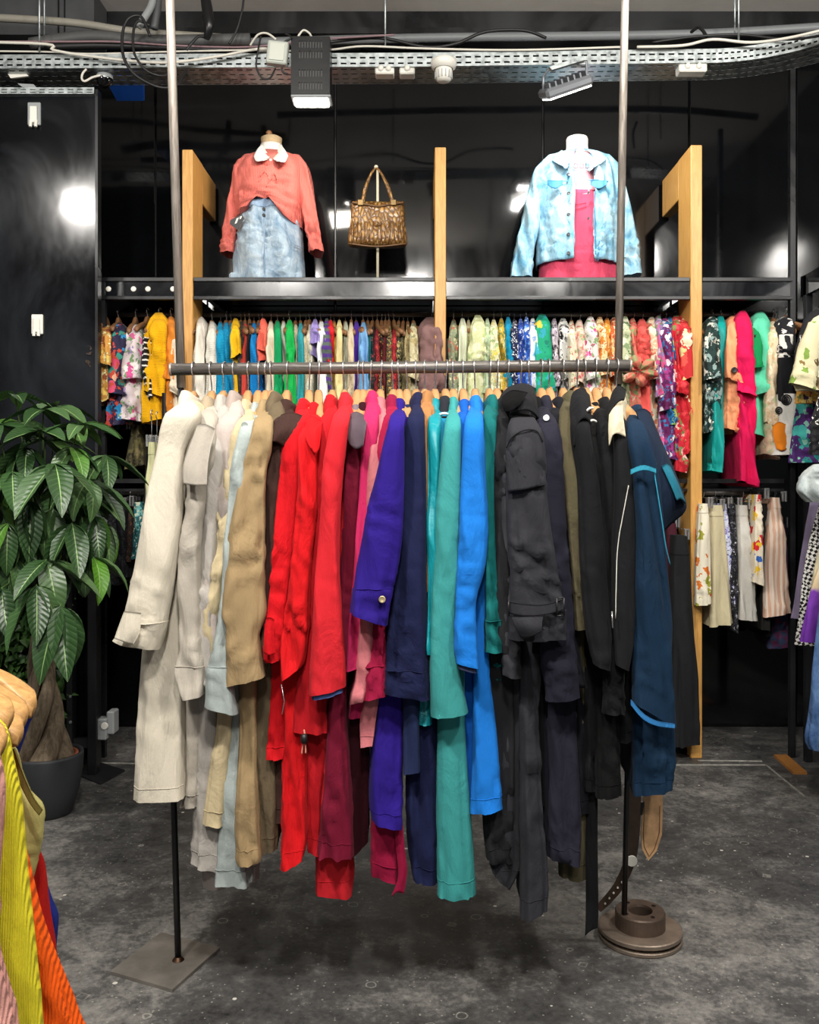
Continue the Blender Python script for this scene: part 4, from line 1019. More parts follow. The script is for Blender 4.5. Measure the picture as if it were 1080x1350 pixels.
def back_garment(x0, x1, yt, yb, short, mat, where, group, d=None, kind='blouse', sleeve=None, taper=None, hang=True, hkind='back', lean=0.0, zr=None, n=26, m=24, folds=.17, hlabel=None, cat=None, thick=.2):
    """a garment seen edge on, hanging from a rail at depth d"""
    NBG[0] += 1; sd = 97 * NBG[0]
    d = d or D_RAIL; xc, hw = (x0 + x1) / 2, (x1 - x0) / 2
    root = empty(kind, short + ' ' + where, cat or kind, P(xc, yb, d - .05), group)
    sl1, sl2 = rng.uniform(-5, 5), rng.uniform(-5, 5)
    rows = [(yt, xc - hw * .35, xc + hw * .35), (yt + 7, xc - hw * .75, xc + hw * .75), (yt + 22, x0, x1), (yt + (yb - yt) * .5, x0 - lean * .5, x1 - lean * .5), (x0 - lean - (taper or 0), yb + sl1, x1 - lean + (taper or 0), yb - sl1)]
    nr = [d - .05, d - thick * .75, d - thick * .95, d - thick, d - thick * 1.06]; fr = [d + .05, d + .15, d + .18, d + .18, d + .18]
    v, f, V = cloth(rows, nr, fr, n, m, sd, folds, 4, .006, .35, wfreq=34)
    mesh_obj('body', v, f, mat, root)
    if sleeve:
        sl = sleeve
        k = .55 + .3 * rng.random()
        rows = [(yt + 8, xc - hw * .45, xc + hw * .5), (yt + 18, xc - hw * .8, xc + hw * .85), (yt + 8 + (sl - yt - 8) * .5, xc - hw * .95 - lean * .3, xc + hw * .95 - lean * .3), (xc - hw * 1.08 - lean * .6, sl + sl2, xc + hw * 1.02 - lean * .6, sl - sl2)]
        nr = [d - thick * .85, d - thick - .035, d - thick - .05, d - thick - .055]; fr = [d - thick * .6, d - thick + .03, d - thick + .03, d - thick + .03]
        v, f, V = cloth(rows, nr, fr, 20, 20, sd + 5, folds * 1.2, 4, .006, .2, wfreq=38)
        mesh_obj('sleeve', v, f, mat, root)
    if hang:
        hx = P(xc, 0, d)[0]
        hanger((hkind,), hx, d, zr or Z_RAIL, hlabel or hlab('wooden hanger holding the ' + short, where), 'hangers on the back rails', math.radians(rng.uniform(-4, 4)), math.radians(rng.uniform(-9, 9)), (.2, .06, .009, .016, .0125, .05, M_HANG2))
    return root

def fab(h, *a, **k): return fabric(h, *a, **k)
WH = 'on the back rail under the handbag'
GL = 'tops on the left back rail'
A = [  # x0, x1, top, bottom, description, material, sleeve, lean
 (258, 272, 418, 585, 'off-white fleece cardigan next to the left post', fab('#cfc9bd'), 545, 4),
 (273, 286, 424, 580, 'white cable knit jumper', fab('#d5d1c6', rib=55), 540, 2),
 (285, 296, 425, 575, 'turquoise rib knit top, first of three', fab('#1287b0', rib=42), 535, 0),
 (294, 303, 425, 570, 'turquoise rib knit top, middle of three', fab('#0f7da8', rib=42), None, 0),
 (301, 308, 426, 570, 'turquoise rib knit top, last of three', fab('#106f93', rib=42), None, 0),
 (304, 317, 420, 560, 'crumpled yellow blouse', fab('#d2a418'), 470, -3),
 (314, 322, 424, 570, 'dark spotted shirt', printed('#1b1a20', ['#4b3f52', '#15151a', '#6b5a3c'], 60, .3, 3), None, 0),
 (319, 328, 427, 575, 'rust red shirt', fab('#a8392f'), None, 0),
 (326, 333, 426, 570, 'black jumper beside the rust shirt', fab('#141419'), None, 0),
 (330, 340, 426, 575, 'bright blue rib jumper', fab('#0f74b4', rib=42), 540, 0),
 (338, 347, 426, 575, 'mid blue rib jumper', fab('#1263a0', rib=42), None, 0),
 (341, 353, 420, 478, 'coral frilled blouse', fab('#d9604f'), 462, 3),
 (352, 362, 424, 575, 'cream lace blouse', fab('#c9bfa8'), 545, 0),
 (361, 371, 423, 572, 'emerald green shirt', fab('#0f8a52'), 540, -2),
 (370, 378, 424, 570, 'pale silver shirt', fab('#b9bcae'), None, 0),
 (376, 388, 422, 572, 'leaf green shirt', fab('#149a45'), 540, -3),
 (386, 394, 428, 570, 'cream sprigged blouse', printed('#c9c0a4', ['#8d9a7c', '#b78d7c'], 70, .28, 5), None, 0),
 (392, 401, 426, 574, 'aqua sparkle knit', fab('#2f8f98', rib=70), 545, 0),
 (400, 406, 428, 572, 'beige print blouse', printed('#b5a888', ['#7f7658', '#c9bfa0'], 55, .35, 6), None, 0),
 (405, 412, 428, 572, 'ivory print blouse', printed('#c9c4b0', ['#8c8a76', '#d6d0ba'], 55, .35, 7), None, 0),
 (410, 421, 421, 470, 'lilac knitted top', fab('#8c7cb4'), 452, 0),
 (418, 430, 424, 580, 'white cotton shirt', fab('#d3d4d2'), 540, -6),
 (426, 436, 420, 575, 'purple and grey patchwork jumper', striped('#4c2f78', '#4f5a52', 55, 'Z', .5), 515, -2),
 (432, 440, 422, 480, 'scarlet vest top', fab('#c42026'), None, 0),
 (437, 445, 425, 575, 'mustard tan shirt', fab('#a8843e'), None, 0),
 (443, 452, 422, 575, 'pale yellow shirt', fab('#cfc08a'), 540, 0),
 (452, 460, 424, 572, 'sage cord shirt', fab('#a9ab96', rib=60, ribdir='x'), None, 0),
 (459, 467, 425, 572, 'beige linen shirt', fab('#bfae92'), 540, 0),
 (465, 475, 424, 575, 'violet knit top', fab('#4c2a92'), None, 0),
 (474, 485, 425, 578, 'sky blue jumper', fab('#6d9bc6'), 540, 0),
 (482, 489, 428, 570, 'bottle green top', fab('#0f5a58'), None, 0),
 (488, 495, 430, 575, 'black flowered dress', printed('#141318', ['#a63440', '#6d5a34', '#23302a'], 50, .35, 8), None, 0),
 (494, 500, 432, 575, 'red brocade dress', printed('#7a1420', ['#b03a34', '#3a1014'], 50, .4, 9), None, 0),
 (499, 506, 428, 575, 'dark autumn flower dress', printed('#1a1512', ['#a05a2c', '#b89a5a', '#5c1f1c'], 50, .4, 10), None, 0),
 (505, 511, 431, 575, 'dark red striped dress', striped('#5c1018', '#1c0f12', 90, 'X'), None, 0),
 (510, 517, 428, 575, 'brown meadow flower dress', printed('#3a2a1c', ['#c0a060', '#7a3a2a', '#8a8a50'], 50, .4, 11), None, 0),
 (516, 523, 432, 575, 'cherry red dress', printed('#8f1420', ['#c04040', '#40100f'], 55, .4, 12), None, 0),
 (522, 529, 428, 575, 'black and olive print dress', printed('#17170f', ['#6b6a3a', '#a89a6a'], 50, .4, 13), None, 0),
 (528, 535, 431, 575, 'khaki print dress', printed('#5a5236', ['#8a7e54', '#2f2a1a'], 50, .4, 14), None, 0),
 (534, 542, 428, 575, 'straw beige dress', printed('#a8986c', ['#7c6c46', '#c4b68a'], 45, .4, 15), None, 0),
 (539, 551, 426, 575, 'pale camouflage shirt', printed('#b3a982', ['#7f7c5a', '#9a8c62', '#c9bf9c'], 24, .55, 16), 500, -2),
]
for x0, x1, yt, yb, ds, mt_, sl, ln in A:
    back_garment(x0, x1, yt, yb, ds, mt_, WH, GL, sleeve=sl, lean=ln, d=D_RAIL + rng.uniform(-.02, .02))
back_garment(551, 584, 419, 560, 'wide dusty mauve cord jacket', fab('#7d5f5c', rib=95, ribdir='x'), 'next to the middle post', GL, sleeve=520, kind='jacket', n=30, m=28)
WJ = 'on the back rail under the denim jacket'
GJ = 'shirts on the middle back rail'
B = [
 (592, 604, 423, 600, 'dark sage flowered shirt', printed('#7d8468', ['#c9bf98', '#b0604c', '#39452f'], 34, .45, 20), 530, 0),
 (604, 616, 420, 600, 'pale mint striped shirt', striped('#b9c2a2', '#cfd0b8', 120, 'X'), 525, 2),
 (614, 622, 422, 600, 'beige check shirt', checked('#b9ad8c', '#9a9070', 70), None, 0),
 (619, 641, 416, 590, 'pale lime leaf print shirt', printed('#c4c79c', ['#a9b47c', '#d9d8b8', '#b9bc8c'], 22, .5, 21), 478, 4),
 (638, 647, 420, 595, 'mint green shirt', printed('#a6b796', ['#c9d0b4', '#8fa07c'], 40, .4, 22), 520, 0),
 (645, 657, 422, 595, 'pale yellow daisy shirt', printed('#cfcaa6', ['#d8b84c', '#e2e0cc', '#8fa470'], 34, .45, 23), 520, -4),
 (656, 666, 420, 595, 'mustard leaf shirt', printed('#b08f2c', ['#cfc07c', '#5c6a34'], 34, .45, 24), 515, -3),
 (665, 675, 418, 595, 'sea blue plain shirt', fab('#0f7ea0'), 510, 0),
 (673, 684, 422, 595, 'midnight navy shirt', printed('#141a3a', ['#232c5c', '#0f1228', '#d6d6d6'], 30, .3, 25), 515, 0),
 (682, 691, 420, 595, 'royal blue spotted shirt', printed('#1f3f94', ['#3a66b8', '#c9d0e0', '#162c6a'], 40, .4, 26), 510, -2),
 (690, 699, 418, 595, 'blue and white hibiscus shirt', printed('#2a57ac', ['#e0e4ea', '#6f9ad0', '#173a80'], 30, .5, 27), 510, -3),
 (697, 708, 420, 595, 'white shirt with blue blossoms', printed('#d9dbe0', ['#2f5cb4', '#7f9fd0', '#d9d9d0'], 28, .45, 28), 512, -4),
 (702, 727, 415, 600, 'jade green tropical shirt with yellow hibiscus', printed('#0f8a64', ['#d8a63c', '#19a878', '#0c6a58', '#2a8fa0'], 15, .45, 29), 520, -3),
 (726, 736, 420, 595, 'lilac grey abstract shirt', printed('#a69aa4', ['#c9c0c6', '#3a343c'], 30, .45, 30), 510, 0),
 (734, 751, 420, 598, 'black and white palm leaf shirt', printed('#bdbcb6', ['#1c1c1e', '#d8d7d0', '#4a4a48'], 24, .5, 31), 500, -8),
 (748, 759, 424, 598, 'cream shirt with red sprigs', printed('#cfc5ac', ['#b84a3c', '#8f9a6c', '#d8d0bc'], 34, .42, 32), 510, -4),
 (757, 771, 422, 598, 'blush pink flowered shirt', printed('#cfb0a2', ['#c0605c', '#d8cabc', '#93a078'], 30, .42, 33), 505, -4),
 (770, 787, 418, 598, 'white shirt with fuchsia flowers', printed('#d6d3cc', ['#c02c74', '#d0689a', '#7f9a6a'], 24, .42, 34), 500, -5),
 (784, 798, 418, 598, 'cream and orange shirt', printed('#d0b888', ['#cf7a28', '#d9cca4', '#a85a20'], 26, .5, 35), 495, -4),
 (795, 806, 420, 598, 'tangerine photo print shirt', printed('#c9761c', ['#e0a040', '#8a4a18', '#d9b070'], 22, .5, 36), 490, -3),
 (803, 816, 419, 598, 'burnt orange shirt with figures', printed('#b84e24', ['#d99a5c', '#6a2c1c', '#d8c0a0'], 22, .5, 37), 495, -3),
 (818, 831, 417, 600, 'green and cream fern shirt', printed('#aeb491', ['#4f6a44', '#d6d3bc', '#7c9068'], 24, .5, 38), 500, 0),
 (829, 840, 420, 600, 'coral rose shirt', printed('#c96a5c', ['#d9a090', '#a83c3c', '#7f8a5c'], 26, .45, 39), 500, -2),
 (838, 855, 421, 602, 'plain coral blouse with ruffled flower', fab('#d2554e'), 478, -3),
 (852, 867, 418, 602, 'ivory shirt with rust flowers', printed('#cfc6ac', ['#b8644c', '#8f9a70', '#d8a080'], 24, .45, 40), 500, -5),
 (862, 875, 416, 602, 'lilac and green garden print shirt', printed('#7f6a94', ['#b8a8c0', '#5a7a54', '#c04c7c'], 26, .5, 41), 520, -6),
 (868, 886, 420, 605, 'plum shirt with white leaves', printed('#5a164c', ['#8c2c6c', '#cfc4cc', '#2a6a9a'], 20, .45, 42), 540, -5),
 (878, 889, 418, 590, 'peacock blue shirt', printed('#1c6a9c', ['#35a0b8', '#143c70', '#8fb05c'], 26, .5, 43), 560, -3),
 (884, 899, 416, 622, 'red shirt with pale lilies', printed('#b01c2c', ['#d9a8a0', '#d0404c', '#6a7a44'], 22, .45, 44), 512, -4),
 (889, 903, 416, 600, 'scarlet plain-fronted shirt', printed('#bb1f2c', ['#cc3a40', '#a3141f'], 26, .4, 45), 520, -4),
 (895, 910, 416, 594, 'red shirt with big white blossoms', printed('#b3242a', ['#dcd2b0', '#c8b87c', '#d04a40'], 15, .5, 46), 500, -4),
]
for x0, x1, yt, yb, ds, mt_, sl, ln in B:
    back_garment(x0, x1, yt, yb, ds, mt_, WJ, GJ, sleeve=sl, lean=ln, d=D_RAIL + rng.uniform(-.025, .025), kind='shirt')
# ruffle flower at the coral blouse is a thing of cloth of its own
rf = empty('fabric_flower', 'large coral and cream ruffled fabric flower hanging between the shirts', 'flower', P(842, 505, 4.12))
mr = printed('#c8705c', ['#d8b49c', '#a8403c', '#8a8a60'], 18, .5, 47)
for k in range(6):
    q = 1.05 * k + .3; cx, cy = 842, 489
    a = lambda r_, w_: (cx + r_ * math.cos(q + w_) * 1.15, cy + r_ * math.sin(q + w_) * .9)
    flap([[(*a(3, -.3), 4.13), (*a(3, 0), 4.12), (*a(3, .3), 4.13)], [(*a(12, -.5), 4.12), (*a(14, 0), 4.09), (*a(12, .5), 4.12)], [(*a(20, -.35), 4.14), (*a(24, 0), 4.12), (*a(20, .35), 4.14)]], None, .004, mr, rf, 'petal')
# left bay
WL = 'on the far left back rail'
GA = 'tops on the far left rail'
Cc = [
 (117, 134, 428, 530, 'tan and black animal print top', printed('#4a3a30', ['#8a6a54', '#17140f', '#6a5a70'], 30, .5, 50), 500, 2),
 (132, 148, 428, 530, 'amber and yellow flowered blouse', printed('#b8843c', ['#d8b85c', '#8a4a2c', '#d8cf9c'], 22, .5, 51), 480, 3),
 (145, 169, 426, 562, 'tropical shirt with blue and pink palm bursts', printed('#241f3a', ['#b8405c', '#1f78a8', '#c9987c', '#2f7a6c', '#a83c2c'], 15, .5, 52), 520, 2),
 (167, 190, 428, 554, 'white blouse with pink and lilac flowers', printed('#c3b6b8', ['#c04c84', '#8f7ca0', '#d9d4d0', '#6a8a5c'], 18, .4, 53), 500, 5),
 (189, 201, 430, 545, 'black and white hooped top', striped('#101012', '#cfcdc6', 75, 'Z', .82), 520, 0),
 (196, 224, 413, 556, 'chunky mustard yellow cardigan', fab('#dca30f', rib=48), 520, 8),
 (219, 232, 418, 560, 'tangerine orange blouse', fab('#c97a2a'), 500, 0),
 (226, 240, 430, 560, 'cream satin blouse beside the pole', fab('#cfc2ac'), 520, 0)]
for x0, x1, yt, yb, ds, mt_, sl, ln in Cc:
    back_garment(x0, x1, yt, yb, ds, mt_, WL, GA, sleeve=sl, lean=ln, d=D_RAIL - .08 + rng.uniform(-.02, .02), hkind='back')
# right bay
WR_ = 'on the right back rail'
GR = 'garments on the right back rail'
Dd = [
 (928, 950, 418, 568, 'dark green and white flowered shirt', printed('#1c3330', ['#7f9490', '#c0c4b8', '#12201e'], 26, .5, 60), 500, 0, 'shirt'),
 (943, 958, 417, 622, 'teal satin jacket', fab('#0f8a84', .45), None, 6, 'jacket'),
 (956, 977, 417, 568, 'peach jacket with black cuff button', fab('#dc9168'), 503, 0, 'jacket'),
 (968, 990, 410, 638, 'hot magenta coat with long sleeve', fab('#d0134f'), 520, -8, 'coat'),
 (985, 1003, 420, 490, 'emerald cropped jacket with black buttons', fab('#12864c'), 486, 0, 'jacket'),
 (990, 1014, 411, 575, 'mint green jacket', fab('#56b894'), 520, 4, 'jacket'),
 (1011, 1026, 424, 602, 'cream brocade coat', printed('#cbb596', ['#d8ccb4', '#b89a74', '#a9b08c'], 30, .45, 61), 560, 2, 'coat'),
 (1022, 1030, 420, 590, 'grey suede jacket', fab('#6f6a62'), None, 0, 'jacket'),
 (1036, 1043, 424, 600, 'dark plum jacket in the corner', fab('#2a1a24'), None, 0, 'jacket'),
 (1041, 1047, 426, 600, 'black jacket in the corner', fab('#121214'), None, 0, 'jacket')]
for x0, x1, yt, yb, ds, mt_, sl, ln, kd in Dd:
    back_garment(x0, x1, yt, yb, ds, mt_, WR_, GR, sleeve=sl, lean=ln, d=D_RAIL - .04 + rng.uniform(-.02, .02), kind=kd, n=34, m=28, folds=.1)
d0 = D_RAIL - .27
disc_at(P(968, 488, d0 - .02), .014, M_RUBBER, [q for q in bpy.data.objects if q.get('label', '').startswith('peach jacket')][0])
eg = [q for q in bpy.data.objects if q.get('label', '').startswith('emerald cropped')][0]
for y_ in (443, 458): disc_at(P(996, y_, d0 - .01), .006, M_RUBBER, eg)
# the black, white and orange dress made of bands
bd = back_garment(1024, 1047, 418, 470, 'black, white and orange patchwork dress', printed('#16161a', ['#d6d3cc', '#16161a'], 18, .42, 62), WR_, GR, d=D_RAIL - .12, kind='dress', folds=.05)
def band(rows, mat, nm, d, parent, sd=5, th=.2, n=16):
    v, f, V = cloth(rows, d - th - .01, d + .1, n, 22, sd, .05, 4, .002, .4); return mesh_obj(nm, v, f, mat, parent)
dd_ = D_RAIL - .12
band([(442, 1026, 1045), (472, 1026, 1044)], fab('#c9c6be'), 'white_band', dd_, bd, 3)
band([(468, 1025, 1046), (520, 1024, 1046), (530, 1024, 1046)], fab('#121215'), 'black_band', dd_, bd, 4)
band([(520, 1024, 1048), (560, 1020, 1050), (600, 1018, 1051)], fab('#cbc8c0'), 'white_skirt', dd_, bd, 5)
for (x, y, r_, n_) in ((1037, 527, 7, 3), (1027, 541, 5, 2)):
    for k in range(n_): MB().lathe([(.0052 * (k * 1.6 + 1.1) - .004, -.002), (.0052 * (k * 1.6 + 1.1), -.003), (.0052 * (k * 1.6 + 1.1) + .003, 0)], P(x, y, dd_ - .212), 18, 'y').build('ring_print', M_RUBBER, bd)
flap([[(1019, 562, dd_ - .19), (1027, 556, dd_ - .212), (1037, 560, dd_ - .212)], [(1020, 578, dd_ - .2), (1029, 576, dd_ - .214), (1042, 578, dd_ - .205)], [(1024, 592, dd_ - .2), (1032, 594, dd_ - .214), (1042, 590, dd_ - .205)]], None, .002, fab('#d87a1c'), bd, 'orange_flower')
flap([[(1038, 566, dd_ - .212), (1044, 564, dd_ - .2)], [(1042, 580, dd_ - .212), (1046, 582, dd_ - .2)]], None, .002, fab('#b01c70'), bd, 'magenta_petal')

# ------------------------------------------------------------------ skirts and trousers on clip hangers, lower right rail
def clip_hanger(x, d, zr, w_, label, z_item, along='y'):
    e = empty('clip_hanger', label, 'hanger', (x, d, z_item), 'clip hangers on the lower rails')
    h = MB(); zt = zr - .012
    zc = z_item + .04
    pts = [(x, d, zc), (x, d, zc + (zt - zc) * .6), (x, d, zt - .005)]
    for k in range(1, 10):
        q = math.radians(-90 - 26 * k); pts.append((x, d + math.cos(q) * .015, zr + math.sin(q) * .015))
    h.tube(pts, .0017, 6, 2); h.tube([(x, d - w_, zc), (x, d + w_, zc)], .0017, 6)
    h.build('hook', M_WIRE, e, True)
    for sgn in (-1, 1):
        y = d + sgn * w_ * .95
        MB().box((x - .012, y - .006, z_item - .006), (x - .002, y + .006, zc + .004), ch=.002).box((x + .002, y - .006, z_item - .006), (x + .012, y + .006, zc + .004), ch=.002).build('clip', M_WIRE, e)
    return e
NSK = [0]
def skirt(x0, x1, yt, yb, short, mat, where, kind='skirt', d=None, top_w=.5, shear=0.0, group='skirts on the lower right rail', folds=.14, zr=None, thick=.15, n=30):
    NSK[0] += 1; d = d or D_RAIL - .05
    xc, hw = (x0 + x1) / 2, (x1 - x0) / 2; slk = rng.uniform(-4, 4)
    root = empty(kind, short + ' ' + where, kind, P(xc, yb, d), group)
    rows = [(yt, xc - shear - hw * top_w, xc - shear + hw * top_w), (yt + 8, xc - shear - hw * (top_w + .08), xc - shear + hw * (top_w + .08)), (yt + (yb - yt) * .45, xc - shear * .45 - hw * .82, xc - shear * .45 + hw * .82), (x0, yb + slk, x1, yb - slk)]
    nr = [d - thick * .8, d - thick * .85, d - thick, d - thick * 1.1]; fr = [d + .12, d + .13, d + .15, d + .17]
    v, f, V = cloth(rows, nr, fr, n, 26, 500 + NSK[0] * 13, folds, 5, .003, .3)
    mesh_obj('skirt_panel' if kind == 'skirt' else 'legs', v, f, mat, root)
    gb = ring_band(V, 0, 2, .003); mesh_obj('waistband', gb[0], gb[1], mat, root)
    z_it = P(0, yt + 4, d - thick * .8)[2]
    clip_hanger(P(xc - shear, 0, d)[0], d, zr or P(0, 650, D_RAIL - .05)[2], thick * .75, hlab('steel clip hanger gripping the ' + short, where), z_it)
    return root
WS = 'on the lower right rail'
skirt(917, 937, 664, 797, 'white skirt with orange and green flowers', printed('#cfc8b4', ['#c2641c', '#8a8a2c', '#d0481c', '#cfc8b4'], 17, .42, 70), WS, d=D_RAIL - .14)
skirt(932, 965, 666, 823, 'cream pleated linen skirt', fab('#b8ae8e'), WS, d=D_RAIL - .09, shear=6, folds=.12)
skirt(950, 967, 664, 795, 'blue and white mosaic skirt', printed('#c0c4d4', ['#2c4a94', '#20203a', '#7a6ab0'], 40, .4, 71), WS, shear=6)
skirt(960, 974, 664, 832, 'black skirt with white sprigs', printed('#0e0e12', ['#b8b8bc', '#0e0e12', '#50505a'], 48, .3, 72), WS, shear=2)
skirt(974, 996, 666, 817, 'plain white cotton skirt', fab('#b9b6ae'), WS, d=D_RAIL - .08, shear=6)
skirt(982, 995, 662, 790, 'charcoal grey skirt', fab('#47483f'), WS, shear=0)
skirt(993, 1006, 652, 770, 'red, yellow and blue picture print skirt', printed('#cfc4b0', ['#c02028', '#d8b02c', '#2c5aa0', '#cfc4b0'], 20, .5, 73), WS, d=D_RAIL - .12)
skirt(1002, 1014, 664, 830, 'black pencil skirt', fab('#1a1a18'), WS)
skirt(1006, 1038, 656, 810, 'pink and white striped skirt', striped('#c09a84', '#d3c2b2', 95, 'X', .5), WS, d=D_RAIL - .1, top_w=.3)
skirt(1014, 1043, 690, 852, 'purple plaid skirt', checked('#4a2340', '#26304a', 34), WS, d=D_RAIL + .04, top_w=.35)
skirt(1003, 1016, 668, 838, 'long black satin skirt', fab('#0f0f12'), WS, d=D_RAIL + .05)
skirt(886, 920, 706, 981, 'long black tailored trousers', fab('#17181a'), 'left of the right post', kind='trousers', d=D_RAIL - .14, top_w=.45, shear=6)
skirt(874, 896, 690, 860, 'maroon skirt', fab('#3c1420'), 'behind the petrol blue coat', d=D_RAIL - .02)
skirt(890, 915, 760, 1000, 'black wide trousers', fab('#0b0b0d'), 'low behind the tailored trousers', kind='trousers', d=D_RAIL + .02)
# lower left rail
WB = 'on the lower left rail'
skirt(152, 170, 664, 760, 'black sequinned trousers', printed('#101014', ['#5a5a64', '#15151a', '#25252c'], 90, .35, 74), WB, kind='trousers', group='trousers on the lower left rail')
skirt(168, 178, 664, 740, 'dark brown patterned trousers', printed('#2c1d16', ['#6a4a34', '#14100e'], 60, .4, 75), WB, kind='trousers', group='trousers on the lower left rail')
skirt(174, 192, 662, 735, 'teal flowered trousers', printed('#1f5a60', ['#6fa8a4', '#123438', '#b9c0a8'], 24, .45, 76), WB, kind='trousers', group='trousers on the lower left rail', d=D_RAIL - .1)
skirt(140, 156, 664, 770, 'speckled grey trousers', printed('#1a1a1e', ['#8a8a90', '#2c2c32'], 80, .3, 77), WB, kind='trousers', group='trousers on the lower left rail')
bg = skirt(168, 190, 560, 616, 'olive camouflage shorts', printed('#3f3a26', ['#6a6040', '#211e14', '#55502f'], 22, .5, 78), 'under the far left blouses', kind='shorts', group='trousers on the lower left rail', zr=P(0, 540, D_RAIL - .05)[2])
# small stand with clips beside the cream coat
cs2 = empty('trouser_stand', 'black metal trouser stand just behind the cream coat', 'stand', (P(216, 0, 3.75)[0], 3.75, 0))
x = P(216, 0, 3.75)[0]; zt = P(0, 518, 3.75)[2]
MB().tube([(x, 3.75, 0), (x, 3.75, zt)], .008, 10).build('post', M_BLACK, cs2, True)
MB().lathe([(0, 0), (.09, 0), (.09, .012), (0, .014)], (x, 3.75, 0), 28).build('foot', M_BLACK, cs2, True)
MB().tube([(x, 3.75, zt - .08), (x, 4.1, zt - .08)], .008, 10).build('rail', M_BLACK, cs2, True)
zr = zt - .08
for i, (x0, x1, yb, ds, hx) in enumerate(((188, 202, 640, 'pale lime trousers', '#b3b389'), (192, 212, 662, 'deep purple trousers', '#2a1c4c'), (186, 204, 690, 'black joggers', '#141418'))):
    d_ = 3.8 + i * .09
    skirt(x0, x1, 583, yb + 120, ds, fab(hx), 'on the stand behind the cream coat', kind='trousers', d=d_, group='trousers on the stand', zr=zr, shear=-5, thick=.06)
# ================================================================== side rail on the right
def front_garment(rows, d, th, short, mat, kind, group, sleeve=None, m=40, n=30, folds=.06, sd=1, label=None, kf=5, wr=.003):
    """a garment seen from the front: outline rows, thin in depth"""
    R = norm_rows(rows)
    root = empty(kind, label or short, kind, P((R[-1][0] + R[-1][2]) / 2, R[-1][1], d), group)
    v, f, V = cloth(rows, d - th / 2, d + th / 2, n, m, sd, folds, kf, wr, .0, bulge=th / 2)
    mesh_obj('body', v, f, mat, root)
    if sleeve:
        v, f, V2 = cloth(sleeve, d - th * .9, d, 22, 20, sd + 9, folds, 4, wr, .1); mesh_obj('sleeve', v, f, mat, root)
    return root, V
GS = 'garments on the right side rail'
xs = XS + .2
def side_item(rows, d, th, ds, mat, kind, sleeve=None, hg=True, zr=None, **k):
    r, V = front_garment(rows, d, th, ds, mat, kind, GS, sleeve, **k)
    if hg:
        q = P((rows[0][1] + rows[0][2]) / 2, rows[0][0], d)
        hanger(('back',), xs, d, zr or Z_RAIL, 'wooden hanger holding the ' + ds, 'hangers on the right side rail', 0, math.pi / 2)
    return r
side_item([(400, 1100, 1110), (412, 1068, 1140), (440, 1054, 1150), (490, 1046, 1150), (520, 1052, 1150)], 3.9, .06, 'black blouse with white ring print at the right edge', printed('#131316', ['#cfccc6', '#131316', '#131316'], 22, .3, 80), 'blouse')
side_item([(405, 1110, 1124), (420, 1072, 1150), (450, 1060, 1160), (500, 1044, 1160), (515, 1050, 1160)], 3.72, .06, 'cream blouse with green and brown camouflage leaves', printed('#c3bb98', ['#7a6238', '#6f8a3c', '#5c4a2c', '#c3bb98'], 17, .42, 81), 'blouse', sleeve=[(425, 1066, 1086), (460, 1052, 1082), (1041, 505, 1074, 515)])
side_item([(440, 1100, 1120), (470, 1066, 1150), (520, 1050, 1150), (532, 1048, 1150)], 3.82, .05, 'orange and yellow garden print blouse behind the camouflage one', printed('#b88a3c', ['#c0502c', '#d8c070', '#5a6a3c', '#3a2a4a'], 26, .5, 82), 'blouse')
side_item([(500, 1062, 1100), (540, 1048, 1120), (590, 1042, 1120), (610, 1040, 1120)], 3.95, .05, 'teal and purple big flower dress', printed('#3a1a54', ['#14706c', '#5a2a78', '#2f8a84', '#6fa090'], 14, .5, 83), 'dress', hg=False)
side_item([(520, 1080, 1120), (560, 1068, 1120), (600, 1068, 1120)], 3.6, .05, 'black and white squiggle top at the right edge', printed('#121214', ['#cfcdc6', '#121214'], 34, .33, 84), 'blouse', hg=False)
side_item([(612, 1074, 1120), (630, 1056, 1130), (645, 1051, 1130), (662, 1066, 1130)], 3.6, .12, 'bundled pale grey-blue denim jacket', denim('#8f9a9c', '#b4bcba', 3), 'jacket', hg=False, wr=.008)
for rows, d, ds, mt_, kd in (
    ([(660, 1068, 1120), (720, 1058, 1120), (815, 1043, 1120)], 3.95, 'long lavender grey skirt', fab('#6f657c'), 'skirt'),
    ([(664, 1080, 1130), (740, 1062, 1130), (850, 1049, 1130)], 3.82, 'black and white houndstooth skirt', checked('#121214', '#c9c7c2', 85), 'skirt'),
    ([(672, 1090, 1140), (760, 1072, 1140), (800, 1066, 1140)], 3.72, 'cream skirt above the tie-dye one', fab('#b3a988'), 'skirt')):
    r = side_item(rows, d, .05, ds + ' at the right edge', mt_, kd, hg=False, folds=.08)
    clip_hanger(xs, d, 1.27, .12, 'steel clip hanger gripping the ' + ds + ' at the right edge', P(0, rows[0][0] + 3, d)[2])
def tiedye():
    t = NT('purple_dip_dye', .8, .25)
    sp = t.n('ShaderNodeSeparateXYZ'); t.l(t.co(), sp.inputs[0]); nz = t.noise(t.co(), 14, 3, .6)
    z = t.math('ADD', sp.outputs[2], t.math('MULTIPLY', nz.outputs['Fac'], .06))
    t.color(t.ramp(t.math('MULTIPLY', z, 2.0), [(.0, lin('#5a2486')), (.46, lin('#6f359c')), (.5, lin('#c3ae8c')), (1, lin('#c3ae8c'))])); cloth_finish(t); return t.m
r = side_item([(690, 1104, 1150), (740, 1082, 1150), (800, 1064, 1150), (846, 1055, 1150)], 3.6, .05, 'cream skirt dip-dyed purple at the hem', tiedye(), 'skirt', hg=False)
clip_hanger(xs, 3.6, 1.27, .12, 'steel clip hanger gripping the dip-dyed skirt', P(0, 693, 3.6)[2])
